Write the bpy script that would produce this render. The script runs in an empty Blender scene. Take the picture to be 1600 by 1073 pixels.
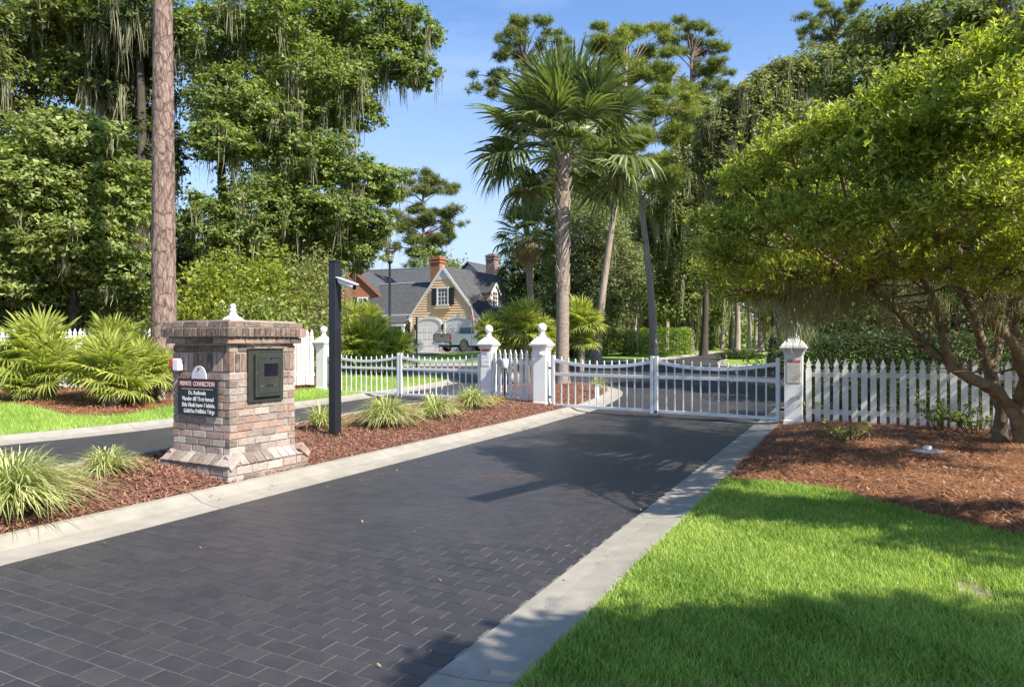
import bpy, bmesh, math, random
import numpy as np
from mathutils import Vector, Matrix, Euler
from mathutils.geometry import delaunay_2d_cdt

SC = bpy.context.scene
COL = SC.collection
rnd = random.Random(7)
RG = np.random.default_rng(11)
R = math.radians

# ------------------------------------------------------------------ camera, sky, sun, exposure
CAMZ = 1.5
FPX = 1067.0
cam_d = bpy.data.cameras.new('camera'); cam = bpy.data.objects.new('camera', cam_d); COL.objects.link(cam)
cam.location = (0, 0, CAMZ); cam.rotation_euler = (R(90), 0, 0)
cam_d.sensor_width = 36; cam_d.lens = 24.0; cam_d.clip_start = .05; cam_d.clip_end = 4000
SC.camera = cam
SUN_AZ = R(130.5); SUN_EL = R(43)
world = bpy.data.worlds.new('World'); SC.world = world; world.use_nodes = True
wn = world.node_tree; wn.nodes.clear()
w_out = wn.nodes.new('ShaderNodeOutputWorld'); w_bg = wn.nodes.new('ShaderNodeBackground')
w_sky = wn.nodes.new('ShaderNodeTexSky'); w_sky.sky_type = 'NISHITA'; w_sky.sun_disc = False
w_sky.sun_elevation = SUN_EL; w_sky.sun_rotation = SUN_AZ
w_sky.air_density = 1.15; w_sky.dust_density = 0.35; w_sky.ozone_density = 3.5; w_sky.altitude = 0
w_bg.inputs['Strength'].default_value = 0.095
# thin high cloud veils
w_tc = wn.nodes.new('ShaderNodeTexCoord'); w_mp = wn.nodes.new('ShaderNodeMapping'); w_mp.inputs['Scale'].default_value = (1.2, 1.2, 4.5)
w_nz = wn.nodes.new('ShaderNodeTexNoise'); w_nz.inputs['Scale'].default_value = 1.7; w_nz.inputs['Detail'].default_value = 6; w_nz.inputs['Roughness'].default_value = .55
w_rp = wn.nodes.new('ShaderNodeMapRange'); w_rp.inputs['From Min'].default_value = .5; w_rp.inputs['From Max'].default_value = .85; w_rp.inputs['To Max'].default_value = .5
w_mx = wn.nodes.new('ShaderNodeMix'); w_mx.data_type = 'RGBA'; w_mx.inputs[7].default_value = (5.2, 5.6, 6.2, 1)
wn.links.new(w_tc.outputs['Generated'], w_mp.inputs['Vector']); wn.links.new(w_mp.outputs[0], w_nz.inputs['Vector'])
wn.links.new(w_nz.outputs[0], w_rp.inputs['Value']); wn.links.new(w_rp.outputs[0], w_mx.inputs[0])
wn.links.new(w_sky.outputs[0], w_mx.inputs[6]); w_tn = wn.nodes.new('ShaderNodeMix'); w_tn.data_type = 'RGBA'; w_tn.blend_type = 'MULTIPLY'; w_tn.inputs[0].default_value = 1; w_tn.inputs[7].default_value = (.88, .97, 1.12, 1)
w_sp = wn.nodes.new('ShaderNodeSeparateXYZ'); w_hr = wn.nodes.new('ShaderNodeMapRange'); w_hr.inputs['From Min'].default_value = 0; w_hr.inputs['From Max'].default_value = .42; w_hr.inputs['To Min'].default_value = .9; w_hr.inputs['To Max'].default_value = 0
w_hm = wn.nodes.new('ShaderNodeMix'); w_hm.data_type = 'RGBA'; w_hm.inputs[7].default_value = (3.3, 3.5, 3.8, 1)
wn.links.new(w_tc.outputs['Generated'], w_sp.inputs[0]); wn.links.new(w_sp.outputs[2], w_hr.inputs[0]); wn.links.new(w_hr.outputs[0], w_hm.inputs[0]); wn.links.new(w_mx.outputs[2], w_hm.inputs[6])
wn.links.new(w_hm.outputs[2], w_tn.inputs[6]); wn.links.new(w_tn.outputs[2], w_bg.inputs['Color'])
wn.links.new(w_bg.outputs[0], w_out.inputs[0])
sd = bpy.data.lights.new('sun', 'SUN'); sd.energy = 4.2; sd.angle = R(0.5); sd.color = (1, .94, .84)
sun = bpy.data.objects.new('sun', sd); COL.objects.link(sun)
SUNV = Vector((math.sin(SUN_AZ) * math.cos(SUN_EL), math.cos(SUN_AZ) * math.cos(SUN_EL), math.sin(SUN_EL)))
sun.rotation_euler = SUNV.to_track_quat('Z', 'Y').to_euler(); sun.location = SUNV * 30
SC.view_settings.view_transform = 'Standard'; SC.view_settings.look = 'None'
SC.view_settings.exposure = 1.2; SC.view_settings.gamma = 1.0
SC.view_settings.use_curve_mapping = False
SC.cycles.max_bounces = 8; SC.cycles.diffuse_bounces = 4; SC.cycles.transparent_max_bounces = 8
SC.cycles.sample_clamp_indirect = 6

# ------------------------------------------------------------------ helpers
def gz(x, y):
    """terrain height: flat at the camera, rising gently beyond the gates"""
    t = np.clip((np.asarray(y, float) - 17) / 33, 0, 1)
    return .8 * t * t * (3 - 2 * t)
def PG(px, py, dz=0.):
    """ground point seen at photo pixel (px, py)"""
    z = dz; Y = 10.
    for _ in range(60):
        Yn = (CAMZ - z) * FPX / (py - 536.5); Y = .5 * Y + .5 * min(Yn, 400.); z = float(gz(0, Y)) + dz
    return ((px - 800) / FPX * Y, Y)
def PW(px, py, D):
    return ((px - 800) / FPX * D, D, CAMZ + (536.5 - py) * D / FPX)

def lk(o, parent=None):
    COL.objects.link(o)
    if parent is not None: o.parent = parent
    return o
def tag(o, label=None, cat=None, group=None, kind=None):
    if label: o['label'] = label
    if cat: o['category'] = cat
    if group: o['group'] = group
    if kind: o['kind'] = kind
    return o
def thing(name, label, cat, loc=(0, 0, 0), rz=0, group=None):
    o = bpy.data.objects.new(name, None); o.empty_display_size = .2
    o.location = loc; o.rotation_euler = (0, 0, rz)
    lk(o); return tag(o, label, cat, group)
def meshobj(name, me, parent=None, loc=(0, 0, 0), rot=(0, 0, 0), scale=(1, 1, 1), color=None):
    o = bpy.data.objects.new(name, me); o.location = loc; o.rotation_euler = rot; o.scale = scale
    if color: o.color = (*color, 1)
    return lk(o, parent)

def npmesh(name, V, F, mat=None, rv=None, smooth=False):
    """fast mesh from numpy arrays, F is (n,k)"""
    V = np.asarray(V, np.float32); F = np.asarray(F, np.int32)
    me = bpy.data.meshes.new(name); n, k = F.shape
    me.vertices.add(len(V)); me.vertices.foreach_set('co', V.ravel())
    me.loops.add(n * k); me.loops.foreach_set('vertex_index', F.ravel())
    me.polygons.add(n); me.polygons.foreach_set('loop_start', np.arange(n, dtype=np.int32) * k)
    try: me.polygons.foreach_set('loop_total', np.full(n, k, np.int32))
    except Exception: pass
    me.update(calc_edges=True); me.validate()
    if rv is not None:
        a = me.attributes.new('rv', 'FLOAT', 'POINT'); a.data.foreach_set('value', np.asarray(rv, np.float32))
    me.polygons.foreach_set('use_smooth', np.full(n, bool(smooth)))
    if mat: me.materials.append(mat)
    return me

class MB:
    def __init__(s): s.v = []; s.f = []; s.sm = []
    def add(s, vs, fs, smooth=False, M=None):
        b = len(s.v)
        for v in vs:
            s.v.append(tuple(M @ Vector(v)) if M is not None else tuple(v))
        for f in fs: s.f.append(tuple(b + i for i in f)); s.sm.append(smooth)
    def box(s, c, d, rz=0, M=None, bev=0.0):
        hx, hy, hz = d[0] / 2, d[1] / 2, d[2] / 2
        T = Matrix.Translation(c) @ Matrix.Rotation(rz, 4, 'Z')
        if M is not None: T = M @ T
        if bev <= 0:
            vs = [(x, y, z) for x in (-hx, hx) for y in (-hy, hy) for z in (-hz, hz)]
            fs = [(0, 1, 3, 2), (4, 6, 7, 5), (0, 4, 5, 1), (2, 3, 7, 6), (0, 2, 6, 4), (1, 5, 7, 3)]
            s.add(vs, fs, M=T); return
        bm = bmesh.new(); bmesh.ops.create_cube(bm, size=1)
        for v in bm.verts: v.co = Vector((v.co.x * d[0], v.co.y * d[1], v.co.z * d[2]))
        bmesh.ops.bevel(bm, geom=list(bm.edges), offset=bev, segments=1, affect='EDGES')
        bm.verts.ensure_lookup_table()
        s.add([v.co.copy() for v in bm.verts], [[v.index for v in f.verts] for f in bm.faces], M=T); bm.free()
    def tube(s, pts, rad, n=8, cap=True, smooth=True, M=None):
        pts = [Vector(p) for p in pts]
        if not hasattr(rad, '__len__'): rad = [rad] * len(pts)
        vs = []; up = None
        for i, p in enumerate(pts):
            t = (pts[min(i + 1, len(pts) - 1)] - pts[max(i - 1, 0)]).normalized()
            if up is None: up = Vector((0, 0, 1)) if abs(t.z) < .9 else Vector((1, 0, 0))
            a = t.cross(up).normalized(); b = a.cross(t).normalized(); up = b
            for k in range(n):
                an = 2 * math.pi * k / n
                vs.append(p + (a * math.cos(an) + b * math.sin(an)) * rad[i])
        fs = []
        for i in range(len(pts) - 1):
            for k in range(n):
                fs.append((i * n + k, i * n + (k + 1) % n, (i + 1) * n + (k + 1) % n, (i + 1) * n + k))
        s.add(vs, fs, smooth, M)
        if cap:
            s.add(vs[:n], [tuple(range(n))[::1]], False, M); s.add(vs[-n:], [tuple(range(n))[::-1]], False, M)
    def lathe(s, prof, n=20, c=(0, 0, 0), M=None, smooth=True, phase=0):
        vs = []; fs = []
        for r, z in prof:
            for k in range(n):
                a = 2 * math.pi * k / n + phase
                vs.append((c[0] + r * math.cos(a), c[1] + r * math.sin(a), c[2] + z))
        for i in range(len(prof) - 1):
            for k in range(n):
                fs.append((i * n + k, i * n + (k + 1) % n, (i + 1) * n + (k + 1) % n, (i + 1) * n + k))
        s.add(vs, fs, smooth, M)
        s.add(vs[:n], [tuple(range(n))[::-1]], False, M); s.add(vs[-n:], [tuple(range(n))], False, M)
    def prism(s, poly, a, b, axis='y', M=None):
        """polygon in the plane across `axis`, extruded from a to b"""
        def P(u, v, w):
            return {'y': (u, w, v), 'x': (w, u, v), 'z': (u, v, w)}[axis]
        n = len(poly); vs = [P(u, v, a) for u, v in poly] + [P(u, v, b) for u, v in poly]
        fs = [tuple(range(n)), tuple(range(2 * n - 1, n - 1, -1))] + [(i, i + n, (i + 1) % n + n, (i + 1) % n) for i in range(n)]
        s.add(vs, fs, M=M)
    def mesh(s, name, mat):
        me = bpy.data.meshes.new(name); me.from_pydata(s.v, [], s.f)
        me.polygons.foreach_set('use_smooth', s.sm)
        if mat: me.materials.append(mat)
        bm = bmesh.new(); bm.from_mesh(me); bmesh.ops.recalc_face_normals(bm, faces=bm.faces); bm.to_mesh(me); bm.free()
        me.update(); return me
    def build(s, name, mat, parent=None, loc=(0, 0, 0), rot=(0, 0, 0)):
        return meshobj(name, s.mesh(name, mat), parent, loc, rot)

# ------------------------------------------------------------------ materials
def mat(name, c1, c2=None, scale=6, rough=.8, bump=0., bscale=40, metal=0., spec=.3, attr=False, objcol=False, trans=0.,
        stain=None, sscale=1.2, samt=.5, objrnd=0., coat=0., detail=6, aniso=None, plates=0):
    m = bpy.data.materials.new(name); m.use_nodes = True; nt = m.node_tree; nt.nodes.clear()
    N = nt.nodes.new; L = nt.links.new
    out = N('ShaderNodeOutputMaterial'); p = N('ShaderNodeBsdfPrincipled')
    p.inputs['Roughness'].default_value = rough; p.inputs['Metallic'].default_value = metal
    p.inputs['Specular IOR Level'].default_value = spec
    if coat: p.inputs['Coat Weight'].default_value = coat
    tc = N('ShaderNodeTexCoord'); vec = tc.outputs['Object']
    if aniso:
        mp = N('ShaderNodeMapping'); mp.inputs['Scale'].default_value = aniso; L(vec, mp.inputs[0]); vec = mp.outputs[0]
    if objcol or objrnd:
        o_i = N('ShaderNodeObjectInfo'); o_m = N('ShaderNodeMath'); o_m.operation = 'MULTIPLY'; o_m.inputs[1].default_value = 37.; o_a = N('ShaderNodeVectorMath'); L(o_i.outputs['Random'], o_m.inputs[0]); L(vec, o_a.inputs[0]); L(o_m.outputs[0], o_a.inputs[1]); vec = o_a.outputs[0]
    c2 = c2 or tuple(x * .8 for x in c1)
    mx = N('ShaderNodeMix'); mx.data_type = 'RGBA'; mx.inputs[6].default_value = (*c1, 1); mx.inputs[7].default_value = (*c2, 1)
    if attr:
        at = N('ShaderNodeAttribute'); at.attribute_name = 'rv'; L(at.outputs['Fac'], mx.inputs[0])
    else:
        nz = N('ShaderNodeTexNoise'); nz.inputs['Scale'].default_value = scale; nz.inputs['Detail'].default_value = detail; nz.inputs['Roughness'].default_value = .62
        mr = N('ShaderNodeMapRange'); mr.inputs['From Min'].default_value = .32; mr.inputs['From Max'].default_value = .68
        L(vec, nz.inputs['Vector']); L(nz.outputs[0], mr.inputs[0]); L(mr.outputs[0], mx.inputs[0])
    colo = mx.outputs[2]
    if objcol:
        oi = N('ShaderNodeObjectInfo'); mm = N('ShaderNodeMix'); mm.data_type = 'RGBA'; mm.blend_type = 'MULTIPLY'; mm.inputs[0].default_value = 1
        L(colo, mm.inputs[6]); L(oi.outputs['Color'], mm.inputs[7]); colo = mm.outputs[2]
    if objrnd:
        oi = N('ShaderNodeObjectInfo'); mr2 = N('ShaderNodeMapRange'); mr2.inputs['To Min'].default_value = 1 - objrnd; mr2.inputs['To Max'].default_value = 1 + objrnd
        L(oi.outputs['Random'], mr2.inputs[0]); mm = N('ShaderNodeMix'); mm.data_type = 'RGBA'; mm.blend_type = 'MULTIPLY'; mm.inputs[0].default_value = 1
        L(colo, mm.inputs[6]); L(mr2.outputs[0], mm.inputs[7]); colo = mm.outputs[2]
    if stain:
        n2 = N('ShaderNodeTexNoise'); n2.inputs['Scale'].default_value = sscale; n2.inputs['Detail'].default_value = 8; n2.inputs['Roughness'].default_value = .65
        m2 = N('ShaderNodeMapRange'); m2.inputs['From Min'].default_value = .48; m2.inputs['From Max'].default_value = .72; m2.inputs['To Max'].default_value = samt
        sm = N('ShaderNodeMix'); sm.data_type = 'RGBA'; sm.inputs[7].default_value = (*stain, 1)
        L(vec if (objcol or objrnd) else tc.outputs['Object'], n2.inputs['Vector']); L(n2.outputs[0], m2.inputs[0]); L(m2.outputs[0], sm.inputs[0]); L(colo, sm.inputs[6]); colo = sm.outputs[2]
    if plates:
        vo = N('ShaderNodeTexVoronoi'); vo.feature = 'DISTANCE_TO_EDGE'; vo.inputs['Scale'].default_value = plates; vm_ = N('ShaderNodeMapping'); vm_.inputs['Scale'].default_value = (1, 1, .33)
        wn_ = N('ShaderNodeTexNoise'); wn_.inputs['Scale'].default_value = 6; wx_ = N('ShaderNodeMix'); wx_.data_type = 'VECTOR'; wx_.inputs[0].default_value = .09
        L(tc.outputs['Object'], wn_.inputs['Vector']); L(tc.outputs['Object'], wx_.inputs[4]); L(wn_.outputs['Color'], wx_.inputs[5]); L(wx_.outputs[1], vm_.inputs[0]); L(vm_.outputs[0], vo.inputs['Vector'])
        vr = N('ShaderNodeMapRange'); vr.inputs['From Max'].default_value = .10; vr.inputs['To Min'].default_value = .3; L(vo.outputs['Distance'], vr.inputs[0])
        vx = N('ShaderNodeMix'); vx.data_type = 'RGBA'; vx.blend_type = 'MULTIPLY'; vx.inputs[0].default_value = 1; L(colo, vx.inputs[6]); L(vr.outputs[0], vx.inputs[7]); colo = vx.outputs[2]
    L(colo, p.inputs['Base Color'])
    if bump:
        nb = N('ShaderNodeTexNoise'); nb.inputs['Scale'].default_value = bscale; nb.inputs['Detail'].default_value = 5
        bp = N('ShaderNodeBump'); bp.inputs['Strength'].default_value = min(1, bump); bp.inputs['Distance'].default_value = .01 if bump <= 1 else .01 * bump
        L(vec, nb.inputs['Vector']); L(nb.outputs[0], bp.inputs['Height']); L(bp.outputs[0], p.inputs['Normal'])
    sh = p.outputs[0]
    if trans:
        t = N('ShaderNodeBsdfTranslucent'); ms = N('ShaderNodeMixShader'); ms.inputs[0].default_value = trans
        tg = N('ShaderNodeMix'); tg.data_type = 'RGBA'; tg.blend_type = 'MULTIPLY'; tg.inputs[0].default_value = 1; tg.inputs[7].default_value = (1.6, 1.75, .6, 1)
        L(colo, tg.inputs[6]); L(tg.outputs[2], t.inputs['Color']); L(p.outputs[0], ms.inputs[1]); L(t.outputs[0], ms.inputs[2]); sh = ms.outputs[0]
    L(sh, out.inputs[0]); m['p'] = 1
    return m

M = {}
M['ground'] = mat('ground_soil', (.06, .08, .03), (.09, .07, .04), 3, .95, .5, 12)
M['lawnbase'] = mat('lawn_thatch', (.075, .15, .025), (.05, .10, .02), 9, .95, .6, 60)
M['soil'] = mat('dry_soil', (.30, .24, .17), (.20, .16, .11), 14, .95, .8, 60)
M['grass'] = mat('grass_blade', (.14, .25, .035), (.47, .56, .15), attr=True, rough=.6, spec=.2, trans=.3)
M['fargrass'] = mat('far_grass', (.21, .32, .04), (.14, .24, .03), 1.5, .9, .6, 30)
M['asphalt'] = mat('asphalt', (.036, .034, .035), (.052, .049, .05), 5, .62, .35, 120, spec=.4, stain=(.11, .095, .085), sscale=.45, samt=.45)
M['joint'] = mat('sand_joint', (.25, .23, .21), (.05, .047, .047), .9, .9, .3, 200, detail=9)
M['paver'] = mat('sealed_paver', (.032, .030, .033), (.050, .046, .049), 5, .40, .5, 130, spec=.5, objrnd=.07, stain=(.085, .072, .068), sscale=.55, samt=.5)
M['concrete'] = mat('concrete', (.36, .325, .27), (.27, .245, .20), 4, .9, .35, 90, stain=(.22, .22, .18), sscale=1.6, samt=.6)
M['pavement'] = mat('pale_concrete', (.38, .33, .27), (.32, .28, .24), 3, .9, .2, 60)
M['mulch'] = mat('bark_mulch', (.21, .095, .06), (.10, .045, .03), 22, .95, 1, 50)
M['chip'] = mat('bark_chip', (.36, .175, .11), (.14, .072, .05), attr=True, rough=.85)
M['chipgrey'] = mat('leaf_litter', (.42, .29, .19), (.20, .10, .06), attr=True, rough=.8)
M['grit'] = mat('tan_grit', (.20, .15, .11), (.11, .09, .07), attr=True, rough=.9)
M['straw'] = mat('pine_straw', (.50, .225, .10), (.15, .07, .04), attr=True, rough=.8)
M['strawbase'] = mat('pine_straw_bed', (.26, .12, .06), (.11, .05, .03), 14, .95, 1, 40)
M['white'] = mat('white_paint', (.76, .75, .71), (.72, .71, .68), 2.5, .45, .08, 20, spec=.4, stain=(.55, .56, .5), sscale=2.5, samt=.45)
M['whitem'] = mat('white_metal', (.74, .735, .71), (.69, .685, .67), 4, .4, spec=.5)
M['picket'] = mat('weathered_picket_paint', (.74, .735, .69), (.64, .64, .59), 3, .6, .15, 30, stain=(.42, .45, .36), sscale=3, samt=.4, objrnd=.06)
M['black'] = mat('black_paint', (.012, .013, .017), (.02, .021, .026), 5, .35, .1, 40, spec=.5)
M['darkmetal'] = mat('dark_bronze_metal', (.055, .06, .052), (.08, .085, .072), 8, .42, .1, 60, metal=.5)
M['screen'] = mat('screen_glass', (.006, .006, .012), (.008, .008, .016), 3, .08, spec=.7)
M['chrome'] = mat('chrome', (.6, .6, .6), (.55, .55, .55), 3, .2, metal=1)
M['steel'] = mat('steel_grey', (.36, .39, .45), (.32, .35, .41), 3, .5, metal=.3)
M['brick'] = mat('clay_brick', (1, 1, 1), (.6, .58, .56), 5, .92, .9, 14, objcol=True, stain=(.46, .38, .31), sscale=2.2, samt=.55)
M['brickb'] = mat('clay_brick_mixed', (.34, .22, .17), (.22, .15, .12), 9, .92, .9, 60, stain=(.5, .44, .4), sscale=7, samt=.5)
M['mortar'] = mat('mortar', (.40, .355, .30), (.28, .25, .215), 20, .95, .5, 90)
M['red'] = mat('red_paint', (.5, .05, .04), (.45, .06, .05), 5, .5)
M['signnavy'] = mat('dark_sign_paint', (.012, .022, .028), (.02, .03, .036), 5, .45)
M['signred'] = mat('dark_red_sign_band', (.045, .014, .016), (.06, .02, .022), 5, .5)
M['signwhite'] = mat('sign_lettering_white', (.78, .78, .76), (.7, .7, .68), 5, .6)
M['signpink'] = mat('sign_lettering_pink', (.78, .5, .5), (.8, .6, .58), 5, .6)
M['plaque'] = mat('pale_plaque', (.62, .60, .62), (.55, .52, .56), 9, .5)
M['notice'] = mat('faded_notice', (.62, .58, .47), (.52, .48, .38), 12, .7)
M['bark'] = mat('oak_bark', (.10, .08, .062), (.045, .036, .03), 9, .95, 1, 26, aniso=(1, 1, .25))
M['barkpale'] = mat('pale_bark', (.42, .34, .27), (.21, .16, .12), 8, .95, 1, 22, aniso=(1, 1, .25))
M['barktwig'] = mat('smooth_twisted_bark', (.24, .18, .10), (.09, .07, .045), 7, .85, .6, 22, stain=(.35, .30, .18), sscale=4, samt=.5)
M['barkpine'] = mat('pine_bark', (.36, .26, .21), (.12, .075, .06), 17, .95, 2.5, 14, aniso=(1, 1, .3), stain=(.18, .10, .08), sscale=.9, samt=.8, plates=9)
M['barkpalm'] = mat('palm_trunk_bark', (.34, .28, .22), (.19, .15, .12), 6, .95, 1, 18, aniso=(1, 1, 3))
M['boot'] = mat('palm_boot', (.40, .33, .26), (.24, .17, .12), 9, .9, .6, 30, objrnd=.2)
M['frond'] = mat('palm_frond', (.035, .06, .016), (.27, .31, .115), attr=True, rough=.42, spec=.5, trans=.25)
M['frondy'] = mat('fan_palm_frond', (.16, .20, .03), (.56, .57, .15), attr=True, rough=.5, spec=.35, trans=.35)
M['dead'] = mat('dead_frond', (.50, .37, .20), (.28, .19, .10), attr=True, rough=.85, trans=.15)
M['petiole'] = mat('frond_stalk', (.20, .24, .08), (.26, .27, .11), 6, .5)
LEAFC = {
 'oak':   ((.06, .085, .022), (.33, .36, .11)),
 'gum':   ((.07, .11, .026), (.35, .40, .11)),
 'bright':((.08, .115, .026), (.42, .46, .15)),
 'laurel':((.07, .105, .020), (.50, .51, .11)),
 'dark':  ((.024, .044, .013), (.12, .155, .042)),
 'pine':  ((.06, .085, .026), (.30, .33, .10)),
 'rusty': ((.09, .12, .022), (.40, .42, .10)),
 'olive': ((.09, .105, .035), (.42, .43, .18)),
 'hedge': ((.10, .17, .02), (.28, .36, .05)),
 'pale':  ((.085, .105, .045), (.34, .36, .17)),
}
for k, (a, b) in LEAFC.items(): M['leaf_' + k] = mat('leaf_' + k, a, b, attr=True, rough=.42 if k == 'laurel' else .55, spec=.4, trans=.52 if k == 'laurel' else .4)
M['moss'] = mat('spanish_moss', (.15, .15, .09), (.40, .38, .25), attr=True, rough=.95, spec=.05, trans=.3)
M['orngrass'] = mat('ornamental_grass', (.20, .25, .07), (.62, .60, .30), attr=True, rough=.6, trans=.3)
M['orngrassd'] = mat('dry_ornamental_grass', (.38, .26, .09), (.58, .44, .18), attr=True, rough=.7, trans=.25)
M['siding'] = mat('tan_siding', (.80, .58, .35), (.75, .54, .33), 4, .75)
M['sidingy'] = mat('yellow_siding', (.38, .36, .17), (.34, .32, .15), 4, .75)
M['trim'] = mat('white_trim', (.72, .71, .68), (.66, .65, .62), 4, .6)
M['roof'] = mat('asphalt_shingle', (.055, .056, .060), (.10, .10, .10), 5, .9, .6, 12, stain=(.045, .045, .05), sscale=2.2, samt=.7, aniso=(1, 1, 3))
M['hbrick'] = mat('house_brick', (.37, .155, .09), (.29, .115, .07), 9, .9, .3, 20)
M['glass'] = mat('window_glass', (.02, .025, .03), (.03, .035, .04), 2, .06, spec=.8)
M['garage'] = mat('garage_door_paint', (.70, .69, .66), (.66, .65, .62), 3, .5)
M['shutter'] = mat('dark_shutter', (.018, .022, .02), (.022, .026, .024), 5, .5)
M['carpaint'] = mat('silver_blue_car_paint', (.15, .18, .20), (.13, .16, .18), 2, .28, metal=.25, spec=.5, coat=.6)
M['tailg'] = mat('dusty_tailgate_paint', (.34, .33, .27), (.3, .29, .24), 2, .35, metal=.4)
M['tyre'] = mat('tyre_rubber', (.02, .02, .02), (.025, .025, .025), 8, .85)
M['lens'] = mat('red_tail_lens', (.45, .015, .02), (.35, .01, .015), 8, .2, spec=.6)
M['flag'] = mat('faded_flag', (.72, .40, .45), (.55, .28, .36), 6, .8, trans=.3)
M['lantern'] = mat('lantern_glass', (.42, .43, .38), (.36, .37, .33), 6, .3)

# ------------------------------------------------------------------ ground sheets
def inside(P, poly):
    x, y = P[:, 0], P[:, 1]; c = np.zeros(len(P), bool); n = len(poly)
    for i in range(n):
        x1, y1 = poly[i]; x2, y2 = poly[(i + 1) % n]
        if y1 == y2: continue
        k = ((y1 > y) != (y2 > y)) & (x < (x2 - x1) * (y - y1) / (y2 - y1) + x1); c ^= k
    return c
def edge_dist(P, poly):
    d = np.full(len(P), 1e9); n = len(poly)
    for i in range(n):
        a = np.array(poly[i]); b = np.array(poly[(i + 1) % n]); ab = b - a; L2 = max(ab @ ab, 1e-9)
        t = np.clip(((P - a) @ ab) / L2, 0, 1); q = a + t[:, None] * ab
        d = np.minimum(d, np.hypot(*(P - q).T))
    return d
def patch(name, poly, zf, m, res=.5, kind='structure', parent=None):
    dens = []
    for i in range(len(poly)):
        a = np.array(poly[i], float); b = np.array(poly[(i + 1) % len(poly)], float); k = max(1, int(np.hypot(*(b - a)) / res))
        for j in range(k): dens.append(a + (b - a) * j / k)
    dens = np.array(dens); lo = dens.min(0); hi = dens.max(0)
    gx, gy = np.meshgrid(np.arange(lo[0] + res * .5, hi[0], res), np.arange(lo[1] + res * .5, hi[1], res))
    g = np.stack([gx.ravel(), gy.ravel()], 1); g = g + RG.uniform(-.2, .2, g.shape) * res
    g = g[inside(g, poly)]; g = g[edge_dist(g, poly) > res * .35] if len(g) else g
    allp = [Vector(p) for p in dens] + [Vector(p) for p in g]; nb = len(dens)
    V, E, F, *_ = delaunay_2d_cdt(allp, [(i, (i + 1) % nb) for i in range(nb)], [], 1, 1e-5)
    A = np.array([(v.x, v.y) for v in V]); z = zf(A[:, 0], A[:, 1], A)
    me = bpy.data.meshes.new(name); me.from_pydata([(a[0], a[1], float(q)) for a, q in zip(A, z)], [], [tuple(f) for f in F])
    me.materials.append(m); me.update()
    bm = bmesh.new(); bm.from_mesh(me)
    for f in bm.faces:
        f.smooth = True
        if f.normal.z < 0: f.normal_flip()
    bm.to_mesh(me); bm.free()
    o = meshobj(name, me, parent)
    if kind: o['kind'] = kind
    return o

# main drive axis
AZ = R(26.9); RD = np.array([math.sin(AZ), math.cos(AZ)]); RN = np.array([math.cos(AZ), -math.sin(AZ)])
LO = np.array([-3.42, 4.653]); RO = np.array([-.355, 3.06])
def Lp(s): return LO + RD * s
def Rp(s): return RO + RD * s
def offset_line(pts, d):
    pts = [np.array(p, float) for p in pts]; out = []
    for i, p in enumerate(pts):
        t = pts[min(i + 1, len(pts) - 1)] - pts[max(i - 1, 0)]; t /= np.hypot(*t); out.append(p + np.array([-t[1], t[0]]) * d)
    return out
def smooth_line(pts, it=2):
    pts = [np.array(p, float) for p in pts]
    for _ in range(it):
        q = [pts[0]]
        for a, b in zip(pts[:-1], pts[1:]): q += [a * .75 + b * .25, a * .25 + b * .75]
        q.append(pts[-1]); pts = q
    return pts

L_line = [Lp(-8), Lp(-4), Lp(0), Lp(3), Lp(6), Lp(8.6), (1.0, 13.6), (1.75, 15.0), (2.5, 17.2), (3.1, 19.2), (3.45, 21.2), (3.2, 22.8), (2.2, 23.8), (.9, 23.7), (-.4, 22.6), (-1.1, 20.8), (-1.35, 19.0)]
L_line = smooth_line(L_line, 2)
R_line = smooth_line([Rp(-7), Rp(-3), Rp(0), Rp(4), Rp(8), Rp(11.4), Rp(13), Rp(14.5)], 1)
N_line = smooth_line([(-9.5, 1.5), (-7.3, 4.8), (-5.6, 7.2), (-4.75, 8.9), (-3.85, 12.2), (-3.0, 14.8), (-1.8, 17.0), (-1.4, 18.5)], 2)   # near edge of the exit lane
F_line = smooth_line([(-16, -1), (-11.5, 5.2), (-7.5, 10.0), (-6.06, 12.2), (-5.0, 15.6), (-4.3, 17.6), (-3.6, 19.6), (-2.4, 22.6), (-1.7, 24.8), (-2.4, 26.6), (-5, 28.0), (-14, 30.5)], 2)

zroad = lambda x, y, A: gz(x, y)
big = patch('ground', [(-260, -30), (260, -30), (260, 420), (-260, 420)], lambda x, y, A: gz(x, y) - .06, M['ground'], 8)
# asphalt : both lanes and the cross street beyond the gates
far_edge = [PG(*p) for p in [(-300, 577), (200, 575), (540, 573.5), (750, 571.5), (880, 568), (990, 565.5), (1050, 561), (1085, 556.5), (1110, 552.5), (1150, 549.5), (1215, 546.2), (1300, 544.5)]]
island_r = [PG(*p) for p in [(1300, 549), (1215, 551), (1170, 554), (1128, 561), (1118, 569), (1128, 573.5), (1190, 573), (1260, 570), (1420, 570)]]
asph = [(-16, -4), tuple(Rp(-7.5)), tuple(Rp(0)), tuple(Rp(8)), tuple(Rp(14.5)), (12, 20), (40, 21)]
asph = asph + [(41, 30)] + [tuple(p) for p in island_r[::-1]] + [tuple(p) for p in far_edge[::-1]]
asph += [(-40, 30), (-22, 27)]
patch('road', [tuple(p) for p in asph], zroad, M['asphalt'], .9)

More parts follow.
